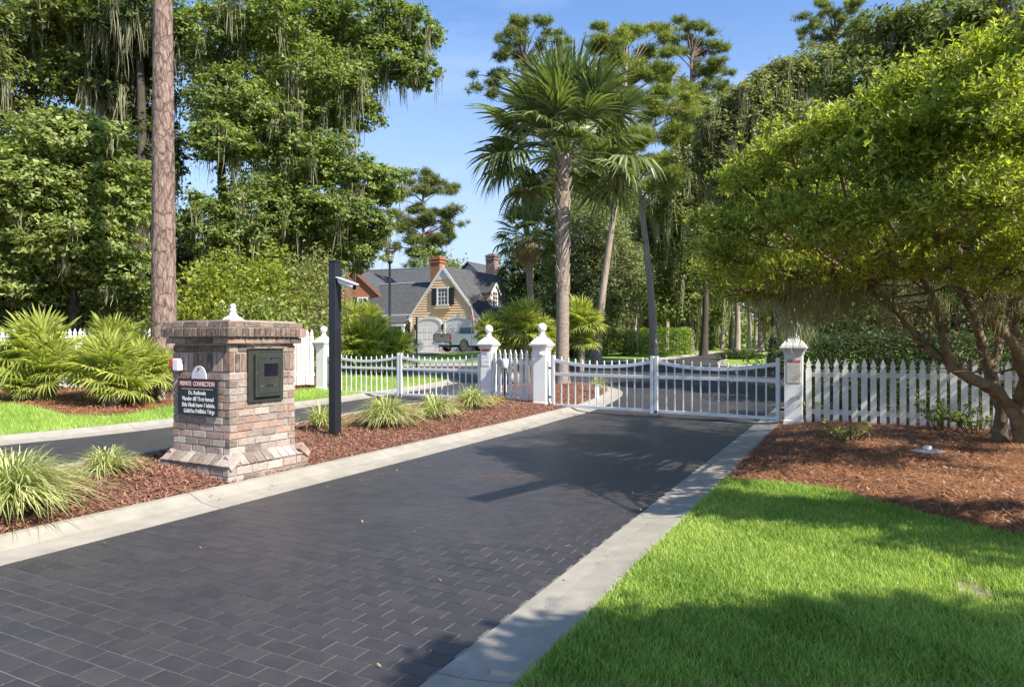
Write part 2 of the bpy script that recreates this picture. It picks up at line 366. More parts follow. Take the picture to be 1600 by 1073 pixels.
def kerb(name, line, prof, side, m, seg=3.0, skip=0.):
    """rolled kerb cast in lengths; prof = (offset away from road, z)"""
    root = bpy.data.objects.new(name, None); lk(root); root['kind'] = 'structure'
    pts = [np.array(p) for p in line]; d = [0]
    for a, b in zip(pts[:-1], pts[1:]): d.append(d[-1] + np.hypot(*(b - a)))
    P = np.array(pts); tot = d[-1]; s = skip
    while s < tot - .2:
        e = min(s + seg * rnd.uniform(.92, 1.08), tot); k = max(3, int((e - s) / .35)); ss = np.linspace(s + .004, e - .004, k)
        X = np.interp(ss, d, P[:, 0]); Y = np.interp(ss, d, P[:, 1])
        Xa = np.interp(ss - .05, d, P[:, 0]); Ya = np.interp(ss - .05, d, P[:, 1]); Xb = np.interp(ss + .05, d, P[:, 0]); Yb = np.interp(ss + .05, d, P[:, 1])
        tx, ty = Xb - Xa, Yb - Ya; ln = np.hypot(tx, ty) + 1e-9; nx, ny = -ty / ln * side, tx / ln * side
        V = []; F = []; np_ = len(prof)
        for i in range(k):
            w = .004 * math.sin(ss[i] * 1.7) 
            for o, z in prof: V.append((X[i] + nx[i] * (o + (w if o > .1 else 0)), Y[i] + ny[i] * (o + (w if o > .1 else 0)), z + float(gz(0, Y[i]))))
        for i in range(k - 1):
            for j in range(np_ - 1): F.append((i * np_ + j, i * np_ + j + 1, (i + 1) * np_ + j + 1, (i + 1) * np_ + j))
        F.append(tuple(range(np_))); F.append(tuple((k - 1) * np_ + j for j in range(np_))[::-1])
        b = MB(); b.add(V, F, False); b.build('kerb_section', m, root); s = e
    return root
profL = [(0, -.06), (0, .012), (.10, .018), (.24, .035), (.33, .07), (.39, .098), (.45, .104), (.47, .09), (.47, -.1)]
profR = [(0, -.06), (0, .012), (.14, .018), (.28, .035), (.38, .05), (.42, .045), (.42, -.08)]
kerb('median_kerb', L_line, profL, 1, M['concrete'], 3.1, .6)
kerb('lawn_kerb', R_line, profR, -1, M['concrete'], 3.3, .3)
profS = [(0, -.06), (0, .03), (.02, .10), (.14, .105), (.16, .09), (.16, -.1)]
kerb('exit_lane_kerb', N_line, profS, -1, M['concrete'], 3.0)
kerb('verge_kerb', F_line, profL, 1, M['concrete'], 3.2)
kerb('far_kerb', [p for p in smooth_line(far_edge, 1)], [(0, -.06), (0, .02), (.25, .05), (.35, .1), (.45, .1), (.45, -.1)], 1, M['concrete'], 6)
kerb('island_kerb', smooth_line(island_r, 1), [(0, -.06), (0, .02), (.2, .05), (.3, .1), (.36, .1), (.36, -.1)], 1, M['concrete'], 4)

# brick pattern pavers of the entrance lane
joints = patch('paver_joint_bed', [tuple(Lp(-5) + RN * .01), tuple(Rp(-3.2) - RN * .01), tuple(Rp(11.2) - RN * .01), tuple(Lp(9.3) + RN * .01)], lambda x, y, A: gz(x, y) + .004, M['joint'], 1.2)
road = [o for o in bpy.data.objects if o.name == 'road'][0]
PLN, PWD, GAP = .203, .117, .0046
def paver_v(L, W, c=.003, g=1., h=.0022):
    hx, hy = L / 2 - GAP * g / 2, W / 2 - GAP * g / 2
    c *= g
    return [(-hx, -hy, 0), (hx, -hy, 0), (hx, hy, 0), (-hx, hy, 0), (-hx + c, -hy + c, h), (hx - c, -hy + c, h), (hx - c, hy - c, h), (-hx + c, hy - c, h)]
PF = [(4, 5, 6, 7), (0, 1, 5, 4), (1, 2, 6, 5), (2, 3, 7, 6), (3, 0, 4, 7)]
pav = []
wL = float((RO - LO) @ RN)
for i in range(-40, 132):
    s = i * PWD; tt = -PLN * (0.5 if i % 2 else 1.0) - .02
    while tt < wL + PLN:
        a, b = max(tt, .008), min(tt + PLN, wL - .01)
        if b - a > .04:
            c = LO + RD * s + RN * (a + b) / 2
            lim = (c - (np.array([1.0, 15.4]))) @ np.array([.58, .815])
            if lim < -.3: pav.append((c[0], c[1], b - a))
        tt += PLN
def inframe(x, y):
    if y < .5: return False
    px = 800 + x / y * FPX; py = 536.5 + 1.5 * FPX / y
    return -30 < px < 1630 and py < 1100
vis = sorted([p for p in pav if inframe(p[0], p[1])], key=lambda p: p[1])
ind = vis[:298]; indset = set(ind); rest = [p for p in pav if p not in indset and p[1] > 0]
vm = {}
for x, y, L in ind:
    key = round(L, 2)
    if key not in vm:
        b = MB(); b.add(paver_v(L, PWD), PF); vm[key] = [b.mesh('paver', M['paver'])]
    o = meshobj('paver', vm[key][0], joints, (x, y, .0045 + rnd.uniform(0, .0012)), (rnd.uniform(-.002, .002), rnd.uniform(-.002, .002), -AZ + rnd.uniform(-.006, .006)))
V = []; F = []; ca, sa = math.cos(-AZ), math.sin(-AZ)
for x, y, L in rest:
    b = len(V); dz = rnd.uniform(0, .0006); fg = min(1., max(.35, 1.2 - .09 * y))
    for vx, vy, vz in paver_v(L, PWD, .003, fg, .001 + .0012 * fg): V.append((x + vx * ca - vy * sa, y + vx * sa + vy * ca, vz + .0045 + dz))
    for f in PF: F.append([b + k for k in f])
o = meshobj('paver', npmesh('paver_field', V, F, M['paver']), joints); o['kind'] = 'stuff'

# ---- soil patches
def zn(x, y, s=1., seed=0.):
    return (np.sin(x * 1.7 * s + 1.3 + seed) * np.cos(y * 1.3 * s + .4 + seed) + .5 * np.sin(x * 3.9 * s + y * 3.1 * s + seed)) / 1.5
Lout = offset_line(L_line, .465); Nout = offset_line(N_line, -.155)
med_poly = [tuple(p) for p in Nout if p[1] > 2.2] 
med_poly = [tuple(p) for p in Lout] + [tuple(p) for p in Nout[::-1] if p[1] < 18.6]
med_poly = [p for p in med_poly if p[1] > 1.8]
def zmed(x, y, A):
    d = edge_dist(A, med_poly); return gz(x, y) + .075 + .09 * np.clip(d / .8, 0, 1) + .012 * zn(x, y, 2)
median = patch('median_mulch_bed', med_poly, zmed, M['mulch'], .3)

bed_bound = [PG(*p, .05) for p in [(1134, 749), (1180, 752), (1225, 756), (1303, 765), (1366, 784), (1444, 806), (1537, 827), (1600, 841), (1700, 865), (1900, 905)]]
R_out = offset_line(R_line, -.42)
kb = [tuple(p) for p in R_out if p[1] > 7.35 and p[1] < 14.5]
bed_poly = bed_bound + [(14, 5), (14, 11), (10, 14.5), (6.6, 15.5)] + kb[::-1]
bed_poly = [tuple(map(float, p)) for p in bed_poly]
def zbed(x, y, A):
    d = edge_dist(A, bed_poly); return gz(x, y) + .045 + .07 * np.clip(d / .8, 0, 1) + .015 * zn(x, y, 2)
patch('pine_straw_bed', bed_poly, zbed, M['strawbase'], .3)
lawn_poly = [tuple(p) for p in R_out if -3 < p[1] < 7.35] + bed_bound + [(14, 4), (14, -3)]
lawn_poly = [tuple(map(float, p)) for p in lawn_poly]
def zlawn(x, y, A): return gz(x, y) + .04 + .012 * zn(x, y, .8)
patch('lawn', lawn_poly, zlawn, M['lawnbase'], .35)

Fout = offset_line(F_line, .465)
verge_in = [PG(*p, .2) for p in [(-160, 634), (0, 632), (60, 639), (110, 646), (190, 643), (272, 630), (330, 620)]] + [(-7.0, 16.6), (-6.2, 19), (-5.8, 20.3), (-6.5, 23), (-8, 26)]
vsec = [tuple(p) for p in Fout if p[1] > 2 and p[1] < 28.2 and p[0] < -1.0]
verge_poly = vsec + [(-9, 29)] + [tuple(p) for p in verge_in[::-1]] + [(-18, 7.5)]
def zverge(x, y, A):
    d = edge_dist(A, vsec + vsec[::-1]); return gz(x, y) + .08 + .16 * np.clip(d / 3.2, 0, 1)
verge = patch('verge_grass', [tuple(map(float, p)) for p in verge_poly], zverge, M['fargrass'], .5)
bl = [tuple(p) for p in verge_in]; straw_poly = bl + [(-13, 33), (-60, 33), (-60, 4), (-18, 7.5)]
def zstraw(x, y, A):
    d = edge_dist(A, vsec + vsec[::-1]); return gz(x, y) + .085 + .17 * np.clip(d / 3.2, 0, 1) + .02 * zn(x, y, 1.4)
leftstraw = patch('left_pine_straw_bed', straw_poly, zstraw, M['strawbase'], 1.0)
def zleft(x, y):
    A = np.array([[x, y]], float); return float(zstraw(A[:, 0], A[:, 1], A)[0])
def zmed1(x, y):
    A = np.array([[x, y]], float); return float(zmed(A[:, 0], A[:, 1], A)[0])
def zbed1(x, y):
    A = np.array([[x, y]], float); return float(zbed(A[:, 0], A[:, 1], A)[0])

# far lawns, straw, driveway
fe = offset_line(smooth_line(far_edge, 1), .45)
lawn_far = [tuple(p) for p in fe] + [PG(1300, 543), PG(1100, 543.5), PG(1000, 547), PG(860, 546), (-5, 52), (-60, 52), (-60, 33)]
patch('far_lawn', [tuple(map(float, p)) for p in lawn_far], lambda x, y, A: gz(x, y) + .05, M['fargrass'], 2.)
patch('far_pine_straw', [PG(840, 551), PG(905, 552.5), PG(960, 553), PG(1000, 549.5), PG(1060, 546.5), PG(1120, 544.5), PG(1230, 542), (45, 300), (-5, 300), (-4, 60)], lambda x, y, A: gz(x, y) + .09, M['strawbase'], 4.)
isl = offset_line(smooth_line(island_r, 1), .36)
patch('island_lawn', [tuple(p) for p in isl] + [(60, 60)], lambda x, y, A: gz(x, y) + .07, M['fargrass'], 1.5)
patch('house_driveway', [PG(626, 571), PG(655, 557.5), PG(720, 551.9), PG(800, 551.6), (0, 58), (-9.6, 58), (-10.5, 50), (-9, 43), (-7.4, 34)], lambda x, y, A: gz(x, y) + .1, M['pavement'], 1.5)
# light strip of the path joining the street
med_front = PG(700, 556)

# ------------------------------------------------------------------ scatter : grass blades, mulch
def scatter(poly, n, w=None):
    P = np.array(poly); lo, hi = P.min(0), P.max(0); out = []
    tot = 0
    while tot < n:
        q = RG.uniform(lo, hi, (n * 2, 2)); q = q[inside(q, poly)]
        if w is not None: q = q[RG.uniform(0, 1, len(q)) < w(q)]
        out.append(q); tot += len(q)
        if len(q) == 0: break
    return np.concatenate(out)[:n]
def blades(P, z, h, w, lean, segs=2):
    n = len(P); h = h * RG.uniform(.55, 1.3, n); az = RG.uniform(0, 2 * np.pi, n); la = RG.uniform(0, 2 * np.pi, n); ln = lean * RG.uniform(.1, 1, n) * h
    wx, wy = np.cos(az) * w / 2, np.sin(az) * w / 2; lx, ly = np.cos(la) * ln, np.sin(la) * ln
    if segs == 1:
        V = np.empty((n, 3, 3)); V[:, 0] = np.stack([P[:, 0] - wx, P[:, 1] - wy, z], 1); V[:, 1] = np.stack([P[:, 0] + wx, P[:, 1] + wy, z], 1)
        V[:, 2] = np.stack([P[:, 0] + lx, P[:, 1] + ly, z + h], 1); F = np.arange(n * 3).reshape(n, 3); k = 3
    else:
        V = np.empty((n, 5, 3))
        V[:, 0] = np.stack([P[:, 0] - wx, P[:, 1] - wy, z], 1); V[:, 1] = np.stack([P[:, 0] + wx, P[:, 1] + wy, z], 1)
        V[:, 2] = np.stack([P[:, 0] + lx * .35 + wx * .8, P[:, 1] + ly * .35 + wy * .8, z + h * .6], 1); V[:, 3] = np.stack([P[:, 0] + lx * .35 - wx * .8, P[:, 1] + ly * .35 - wy * .8, z + h * .6], 1)
        V[:, 4] = np.stack([P[:, 0] + lx, P[:, 1] + ly, z + h * .95], 1)
        b = np.arange(n)[:, None] * 5; F = np.concatenate([b + [0, 1, 2], b + [0, 2, 3], b + [3, 2, 4]]); k = 5
    return V.reshape(-1, 3), F, k
def add_grass(name, poly, n, zf, h, w, lean, segs, w_fn=None, m='grass', label=None):
    P = scatter(poly, n, w_fn); z = zf(P[:, 0], P[:, 1], P) - .005
    V, F, k = blades(P, z, h, w, lean, segs)
    pat = .5 + .35 * zn(P[:, 0], P[:, 1], .9, 2.) ; pat = pat + .25 * zn(P[:, 0], P[:, 1], 4.3, 5.); rv = np.clip(RG.normal(pat * .8 + .1, .27), 0, 1)
    o = meshobj(name, npmesh(name, V, F, M[m], np.repeat(rv, k))); tag(o, label, 'grass', kind='stuff'); return o
near = lambda q: np.clip((3.4 / np.hypot(q[:, 0], q[:, 1])) ** 1.5, .1, 1) * ((q[:, 1] > 2.2) & (q[:, 0] / np.maximum(q[:, 1], .1) < .82))
bare = lambda q: 1 - .97 * np.exp(-(((q[:, 0] - 2.72) / .16) ** 2 + ((q[:, 1] - 4.0) / .28) ** 2))
add_grass('grass', lawn_poly, 170000, zlawn, .062, .0055, .75, 2, lambda q: near(q) * bare(q), label='short bright green turf covering the lawn beside the drive')
bare_poly = [PG(px_, py_, .04) for px_, py_ in [(1492, 905), (1520, 893), (1546, 905), (1552, 935), (1566, 965), (1550, 985), (1522, 975), (1510, 945), (1490, 925)]]
patch('bare_soil', bare_poly, lambda x, y, A: zlawn(x, y, A) + .006, M['soil'], .08)
M['drygrass'] = mat('dry_grass_blade', (.42, .36, .16), (.60, .54, .28), attr=True, rough=.7)
add_grass('dry_grass', lawn_poly, 5200, zlawn, .045, .005, 1.3, 2, near, 'drygrass', 'scattered dry straw coloured blades in the lawn')
add_grass('verge_grass_blades', [tuple(map(float, p)) for p in verge_poly], 45000, zverge, .07, .014, .6, 1, lambda q: (q[:, 1] > 8.5) & (q[:, 1] < 26) & (q[:, 0] > -13), label='short turf on the strip between the exit lane and the fan palms')

def chips(P, z, L, W, up=.35):
    n = len(P); a = RG.uniform(0, 2 * np.pi, n); L = L * RG.uniform(.4, 1.3, n); W = W * RG.uniform(.5, 1.3, n); ti = RG.normal(0, up, n); ro = RG.normal(0, up, n)
    ux, uy, uz = np.cos(a) * np.cos(ti), np.sin(a) * np.cos(ti), np.sin(ti)
    vx, vy, vz = -np.sin(a) * np.cos(ro), np.cos(a) * np.cos(ro), np.sin(ro)
    c = np.stack([P[:, 0], P[:, 1], z + np.abs(uz) * L * .5 + .004 + RG.uniform(0, .012, n)], 1); U = np.stack([ux, uy, uz], 1) * L[:, None] / 2; W_ = np.stack([vx, vy, vz], 1) * W[:, None] / 2
    V = np.stack([c - U - W_ * .6, c + U * .9 - W_, c + U + W_ * .5, c - U * .8 + W_], 1).reshape(-1, 3)
    return V, np.arange(n * 4).reshape(n, 4)
def add_chips(name, label, poly, n, zf, L, W, m, wf=None, up=.35):
    P = scatter(poly, n, wf); z = zf(P[:, 0], P[:, 1], P); V, F = chips(P, z, L, W, up); rv = np.repeat(np.clip(RG.beta(1.3, 1.3, len(P)), 0, 1), 4)
    o = meshobj(name, npmesh(name, V, F, M[m], rv)); tag(o, label, 'mulch', kind='stuff'); return o
wx_, wy_ = PG(785, 747)
add_chips('sand_patch', 'thin scatter of tan grit on the drive halfway to the gate', [(wx_ + .62 * math.cos(a) * (1 + .2 * math.sin(3 * a)), wy_ + .42 * math.sin(a)) for a in np.linspace(0, 6.1, 18)], 650, lambda x, y, A: gz(x, y) + .003, .014, .009, 'grit', lambda q: np.exp(-(((q[:, 0] - wx_) / .4) ** 2 + ((q[:, 1] - wy_) / .25) ** 2)), .1)
fr = lambda q: ((q[:, 1] > 2.5) & (np.abs(q[:, 0]) / np.maximum(q[:, 1], .1) < .85)) * np.clip(7 / np.hypot(q[:, 0], q[:, 1]), .2, 1)
add_chips('bark_chips', 'shredded red brown bark mulch covering the median between the lanes', med_poly, 60000, zmed, .055, .013, 'chip', fr)
add_chips('straw_litter', 'orange brown pine straw strewn over the bed under the right tree', bed_poly, 80000, zbed, .12, .004, 'straw', fr, .2)
add_chips('fallen_leaves', 'dry pale leaves lying on the straw under the right tree', bed_poly, 9000, zbed, .05, .02, 'chipgrey', fr, .3)
add_chips('straw_under_fan_palms', 'orange pine straw in the bed under the fan palms at left', straw_poly, 22000, zstraw, .16, .012, 'straw', lambda q: (q[:, 1] > 9) & (q[:, 1] < 24) & (q[:, 0] > -15) & (q[:, 0] / q[:, 1] > -.82), .25)

dbp = [tuple(Lp(-3) - RN * .4), tuple(Rp(-2) + RN * .4), tuple(Rp(10.5) + RN * .4), tuple(Lp(9) - RN * .4)]
add_chips('drive_litter', 'stray dry leaves and mulch bits scattered along the edges of the drive', dbp, 150, lambda x, y, A: gz(x, y) + .012 + .05 * ((np.abs(((A - LO) @ RN) - wL / 2) > wL / 2)), .035, .013, 'chipgrey', lambda q: np.where(np.minimum(np.abs((q - LO) @ RN), np.abs((q - RO) @ RN)) < .45, 1, .06), .2)
# ------------------------------------------------------------------ foliage builders
LEAFN, NEEDN = 2.6, 2.4
def kites(C, size, m, width=.42, up=.5, out=None):
    """leaf quads at centres C"""
    n = len(C); nrm = RG.normal(0, 1, (n, 3)); nrm[:, 2] = np.abs(nrm[:, 2]) + up
    if out is not None: nrm += out * .8
    nrm /= np.linalg.norm(nrm, axis=1)[:, None]
    a = np.cross(nrm, RG.normal(0, 1, (n, 3))); a /= np.linalg.norm(a, axis=1)[:, None] + 1e-9; b = np.cross(nrm, a)
    s = (size * RG.uniform(.6, 1.3, n))[:, None]
    V = np.stack([C - a * s * .5, C + b * s * width * .5 + nrm * s * .05 - a * s * .05, C + a * s * .5 - nrm * s * .08, C - b * s * width * .5 + nrm * s * .05 - a * s * .05], 1).reshape(-1, 3)
    return V, np.arange(n * 4).reshape(n, 4), 4
def tris(C, size, m, width=.42, up=.5, out=None):
    n = len(C); nrm = RG.normal(0, 1, (n, 3)); nrm[:, 2] = np.abs(nrm[:, 2]) + up
    if out is not None: nrm += out * .8
    nrm /= np.linalg.norm(nrm, axis=1)[:, None]
    a = np.cross(nrm, RG.normal(0, 1, (n, 3))); a /= np.linalg.norm(a, axis=1)[:, None] + 1e-9; b = np.cross(nrm, a)
    s = (size * RG.uniform(.6, 1.35, n))[:, None]
    V = np.stack([C - a * s * .4 + b * s * width * .55, C - a * s * .4 - b * s * width * .55, C + a * s * .6], 1).reshape(-1, 3)
    return V, np.arange(n * 3).reshape(n, 3), 3
def needles(C, size, m, k=7):
    n = len(C); Cr = np.repeat(C, k, 0); d = RG.normal(0, 1, (n * k, 3)); d[:, 2] += .45; d /= np.linalg.norm(d, axis=1)[:, None]
    w = np.cross(d, RG.normal(0, 1, (n * k, 3))); w /= np.linalg.norm(w, axis=1)[:, None] + 1e-9
    s = (size * RG.uniform(.7, 1.2, n * k))[:, None]
    V = np.stack([Cr - w * s * .05, Cr + w * s * .05, Cr + d * s], 1).reshape(-1, 3)
    return V, np.arange(n * k * 3).reshape(-1, 3), 3 * k
def blob_points(c, r, n, sub, flat=.55, lo=.5, subr=.24):
    """leaf centres in sub clumps through an uneven ellipsoid"""
    ns = max(3, n // sub); d = RG.normal(0, 1, (ns, 3)); d /= np.linalg.norm(d, axis=1)[:, None]
    rad = RG.uniform(lo, 1.05, ns) ** .7; wob = 1 + .18 * np.sin(d[:, 0] * 5 + c[0]) * np.cos(d[:, 2] * 4 + c[2])
    sc = np.array(c) + d * np.array(r) * (rad * wob)[:, None]
    rs = np.mean(r) * subr * RG.uniform(.6, 1.5, ns)
    S = np.repeat(sc, sub, 0); rr = np.repeat(rs, sub)[:, None]
    g = RG.normal(0, .55, (ns * sub, 3)); g[:, 2] *= flat
    P = S + g * rr; sub_tone = np.repeat(RG.normal(0, .14, ns), sub)
    return P, sub_tone, sc
def moss_ribbons(P, L, w=.035, k=20, spread=.11):
    """hanging beards : ribbons that start spread out and draw together downwards"""
    n = len(P) * k; off = RG.normal(0, spread, (n, 3)) * [1, 1, .5]; B = np.repeat(P, k, 0); L = np.repeat(L, k) * RG.beta(1.6, 1.8, n) * 1.25
    w = w * .62; a = RG.uniform(0, np.pi, n); u = np.stack([np.cos(a), np.sin(a), a * 0], 1) * w / 2; rows = []
    dr = RG.normal(0, .05, (n, 3)); dr[:, 2] = 0
    for t, ww in ((0, .9), (.25, 1.5), (.5, .9), (.75, 1.0), (1., .08)):
        c = B + off * (1 - .55 * t) + dr * t * (1 + L[:, None]); c = c - np.stack([a * 0, a * 0, L * t], 1) + RG.normal(0, w * .7, (n, 3)) * [1, 1, .3]
        rows += [c - u * ww, c + u * ww]
    V = np.stack(rows, 1).reshape(-1, 3); b = np.arange(n)[:, None] * 10
    F = np.concatenate([b + [2 * i, 2 * i + 1, 2 * i + 3, 2 * i + 2] for i in range(4)])
    return V, F, 10
def tree(name, label, cat, base, h, r, blobs, leaf='oak', size=.16, sub=40, kind='leaf', bark='bark', group=None, moss=0, mossL=1.2, limbs=True, lean=(0, 0),
         flat=.5, lo=.42, subr=.20, extra_trunk=None, width=.42, mossw=.035):
    """blobs: (center xyz, radii xyz, leaf count)"""
    bx, by = base; bz = float(gz(bx, by)) - .05
    if by < 30 and bx < -5: bz = zleft(bx, by) - .05
    root = thing(name, label, cat, (bx, by, bz), 0, group)
    O = np.array([bx, by, bz])
    if h > 0:
        t = MB(); top = Vector((lean[0], lean[1], h)); pts = []; rad = []
        for i in range(9):
            f = i / 8; pts.append(Vector((lean[0] * f + .04 * h * .3 * math.sin(f * 5 + bx), lean[1] * f + .03 * h * .3 * math.sin(f * 4 + by), h * f)))
            rad.append(r * (1.25 - .25 * min(1, f * 6)) * (1 - .72 * f) if i == 0 else r * (1 - .72 * f))
        rad[0] = r * 1.3; t.tube(pts, rad, 10)
        if limbs:
            for c, rr, n in blobs:
                tgt = Vector(np.array(c) - O); f = min(.93, max(.25, (tgt.z - .35 * math.hypot(tgt.x - top.x, tgt.y - top.y)) / h))
                k = f * 8; i = int(k); st = pts[i].lerp(pts[min(8, i + 1)], k - i); r0 = r * (1 - .72 * f) * .55
                mid = st.lerp(tgt, .5) + Vector((rnd.uniform(-.3, .3), rnd.uniform(-.3, .3), .12 * (tgt - st).length))
                t.tube([st, st.lerp(mid, .5) + Vector((0, 0, .05)), mid, tgt], [r0, r0 * .8, r0 * .6, r0 * .25], 6)
                for _ in range(4):
                    e = tgt + Vector([rnd.uniform(-.7, .7) * q for q in rr]); t.tube([mid.lerp(tgt, rnd.uniform(.3, .9)), e], [r0 * .3, r0 * .08], 4, cap=False)
        t.build('trunk', M[bark], root)
    Vs = []; Fs = []; Rv = []; off = 0; mp = []
    for c, rr, n in blobs:
        P, tone, sc = blob_points(c, rr, int(n * (LEAFN if kind == 'leaf' else NEEDN)), sub, flat, lo, subr)
        if kind == 'leaf': V, F, k = tris(P, size * .82, None, width * 1.25, .5, (P - np.array(c)) / (np.mean(rr) + 1e-6))
        else: V, F, k = needles(P, size, None)
        Vs.append(V - O); Fs.append(F + off); off += len(V)
        Rv.append(np.repeat(np.clip(RG.beta(1.6, 2.2, len(P)) + tone, 0, 1), k))
        if moss: mp.append(sc[RG.uniform(0, 1, len(sc)) < moss])
    o = meshobj('crown', npmesh('crown', np.concatenate(Vs), np.concatenate(Fs), M['leaf_' + leaf], np.concatenate(Rv)), root)
    if moss:
        mpp = np.concatenate(mp); mpp = mpp[RG.uniform(0, 1, len(mpp)) < .26]
        if len(mpp):
            V, F, k = moss_ribbons(mpp, RG.uniform(.3, 1, len(mpp)) * mossL, mossw)
            meshobj('moss', npmesh('moss', V - O, F, M['moss'], np.repeat(RG.uniform(0, 1, len(V) // k), k)), root)['kind'] = 'stuff'
    return root
def B(px, py, D, rx, ry, n, dy=1.):
    s = D / FPX; return (PW(px, py, D), (rx * s, min(rx, ry * 1.4) * s * dy, ry * s), n)

# ------------------------------------------------------------------ fan fronds
def frond_mesh(name, L, pet, nb, span, droop, m, w=.045, seed=0, arch=.12):
    r_ = np.random.default_rng(seed); V = []; F = []; rv = []
    def strip(pts, ws, nrm_t, tone):
        b = len(V)
        for p, q, wd in zip(pts, ws[0], ws[1]):
            V.append(p - q * wd); V.append(p + q * wd); rv.extend([tone, tone])
        for i in range(len(pts) - 1): F.append((b + 2 * i, b + 2 * i + 1, b + 2 * i + 3, b + 2 * i + 2))
    # stalk
    for q in (np.array([0, 1., 0]), np.array([0, 0, 1.])):
        pts = [np.array([pet * t, 0, arch * pet * math.sin(t * 3.1) * .5]) for t in (0, .33, .66, 1.)]
        strip(pts, ([q] * 4, [.018 * (L + .3), .014 * (L + .3), .012 * (L + .3), .01 * (L + .3)]), None, .75)
    hub = np.array([pet, 0, 0.])
    for i in range(nb):
        a = (i / (nb - 1) - .5) * span + r_.normal(0, .025); l = L * (1 - .28 * abs(i / (nb - 1) - .5) * 2) * r_.uniform(.88, 1.06)
        d = np.array([math.cos(a), math.sin(a), 0]); side = np.array([-math.sin(a), math.cos(a), 0])
        tilt = (.55 if i % 2 else -.55) + r_.normal(0, .15); q = side * math.cos(tilt) + np.array([0, 0, 1]) * math.sin(tilt)
        dr = droop * r_.uniform(.7, 1.3)
        pts = []
        for t in (.0, .3, .58, .82, 1.):
            z = .10 * math.sin(min(t, .5) * 3.1) * L - dr * l * max(0, t - .3) ** 2 * 1.6 ; back = 1 - .25 * dr * max(0, t - .4)
            pts.append(hub + d * l * t * back + np.array([0, 0, z]))
        tone = float(np.clip(r_.beta(1.6, 2.0), 0, 1))
        strip(pts, ([q] * 5, [w * .25, w * .75, w * .7, w * .42, w * .05]), None, tone)
    return npmesh(name, V, F, m, rv)
SAB = [frond_mesh('frond', 1.35, 1.65, 34, R(250), dr, M['frond'], .055, i, .2) for i, dr in enumerate((.15, .32, .62, .45))]
SABD = [frond_mesh('dead_frond', 1.2, .7, 26, R(200), 1.6, M['dead'], .055, 9 + i, .1) for i in range(2)]
FAN = [frond_mesh('frond', .52, .5, 24, R(260), dr, M['frondy'], .027, 20 + i, .15) for i, dr in enumerate((.1, .25, .45))]

def put_frond(me, root, at, az, el, sc=1., name='frond', roll=0.):
    Mx = Matrix.Rotation(az, 4, 'Z') @ Matrix.Rotation(-el, 4, 'Y') @ Matrix.Rotation(roll, 4, 'X')
    return meshobj(name, me, root, at, Mx.to_euler(), (sc, sc, sc))
def sabal(label, base, h, r, sc, nf, lean=(0, 0), dead=0, boots=(.0, 0), name='sabal_palm', group=None, elmin=-35, bend=0., smin=.85, far=False):
    bx, by = base; bz = float(gz(bx, by)); root = thing(name, label, 'palm', (bx, by, bz), 0, group)
    t = MB(); n = 40; pts = []; rad = []
    for i in range(n + 1):
        f = i / n; pts.append((lean[0] * f + bend * math.sin(f * math.pi), lean[1] * f, h * f)); rad.append(r * (1 + (.35 * max(0, 1 - f * 12))) * (1 - .12 * f) * (1 + (.03 if i % 2 else -.02)))
    t.tube(pts, rad, 12); t.build('trunk', M['barkpalm'], root)
    if boots[1]:
        b = MB(); b.prism([(-.5, 0), (.5, 0), (.34, .55), (.16, 1), (-.2, .95), (-.36, .5)], 0, .22, 'y'); bm_ = b.mesh('boot', M['boot'])
        for i in range(boots[1]):
            f = boots[0] + (1 - boots[0]) * i / boots[1]; a = i * 2.39996; x = lean[0] * f + bend * math.sin(f * math.pi); y = lean[1] * f
            rr = r * (1 - .12 * f) * .9; flare = .18 + .55 * max(0, (f - .75) / .25) + rnd.uniform(-.08, .12)
            Mx = Matrix.Translation((x + math.cos(a) * rr, y + math.sin(a) * rr, h * f)) @ Matrix.Rotation(a - math.pi / 2, 4, 'Z') @ Matrix.Rotation(-flare, 4, 'X')
            o = meshobj('boot', bm_, root); o.matrix_local = Mx @ Matrix.Diagonal((r * .95, r * .35, .30 * rnd.uniform(.75, 1.2), 1))
    top = Vector((lean[0], lean[1], h))
    for i in range(nf):
        f = (i + .5) / nf; el = R(elmin + (86 - elmin) * f ** 1.15) + rnd.uniform(-.12, .12); az = i * 2.39996 + rnd.uniform(-.2, .2)
        if nf == 50 and el < R(22) and math.sin(az) < -.62: el += R(38)
        k = 2 if el < R(-5) else (3 if el < R(20) else (1 if el < R(50) else 0)); s = sc * rnd.uniform(smin, 1.08)
        put_frond(SAB[k], root, top + Vector((math.cos(az) * r * .5, math.sin(az) * r * .5, .25 * f - .15)), az, el, s, roll=rnd.uniform(-.4, .4))
    for i in range(dead):
        az = i * 2.39996; put_frond(SABD[i % 2], root, top + Vector((0, 0, -.1)), az, R(rnd.uniform(-82, -35)), sc * rnd.uniform(.8, 1.1), 'dead_frond')
    return root
def fanbush(label, base, heads, z=None, group=None, sc=1., nf=46, name='fan_palm'):
    bx, by = base; z = z if z is not None else float(gz(bx, by)) + .1
    root = thing(name, label, 'fan palm', (bx, by, z), 0, group)
    t = MB()
    for hx, hy, hz, s in heads:
        t.tube([(hx * .3, hy * .3, -.1), (hx * .8, hy * .8, hz * .6), (hx, hy, hz)], [.09 * sc, .1 * sc, .08 * sc], 8)
    t.build('stem', M['boot'], root)
    for hx, hy, hz, s in heads:
        s *= .84
        for i in range(nf):
            f = (i + .5) / nf; el = R(-20 + 106 * f) + rnd.uniform(-.15, .15); az = i * 2.39996 + rnd.uniform(-.3, .3)
            put_frond(FAN[2 if el < .1 else (1 if el < .8 else 0)], root, (hx, hy, hz), az, el, s * rnd.uniform(.8, 1.12), roll=rnd.uniform(-.4, .4))
    return root
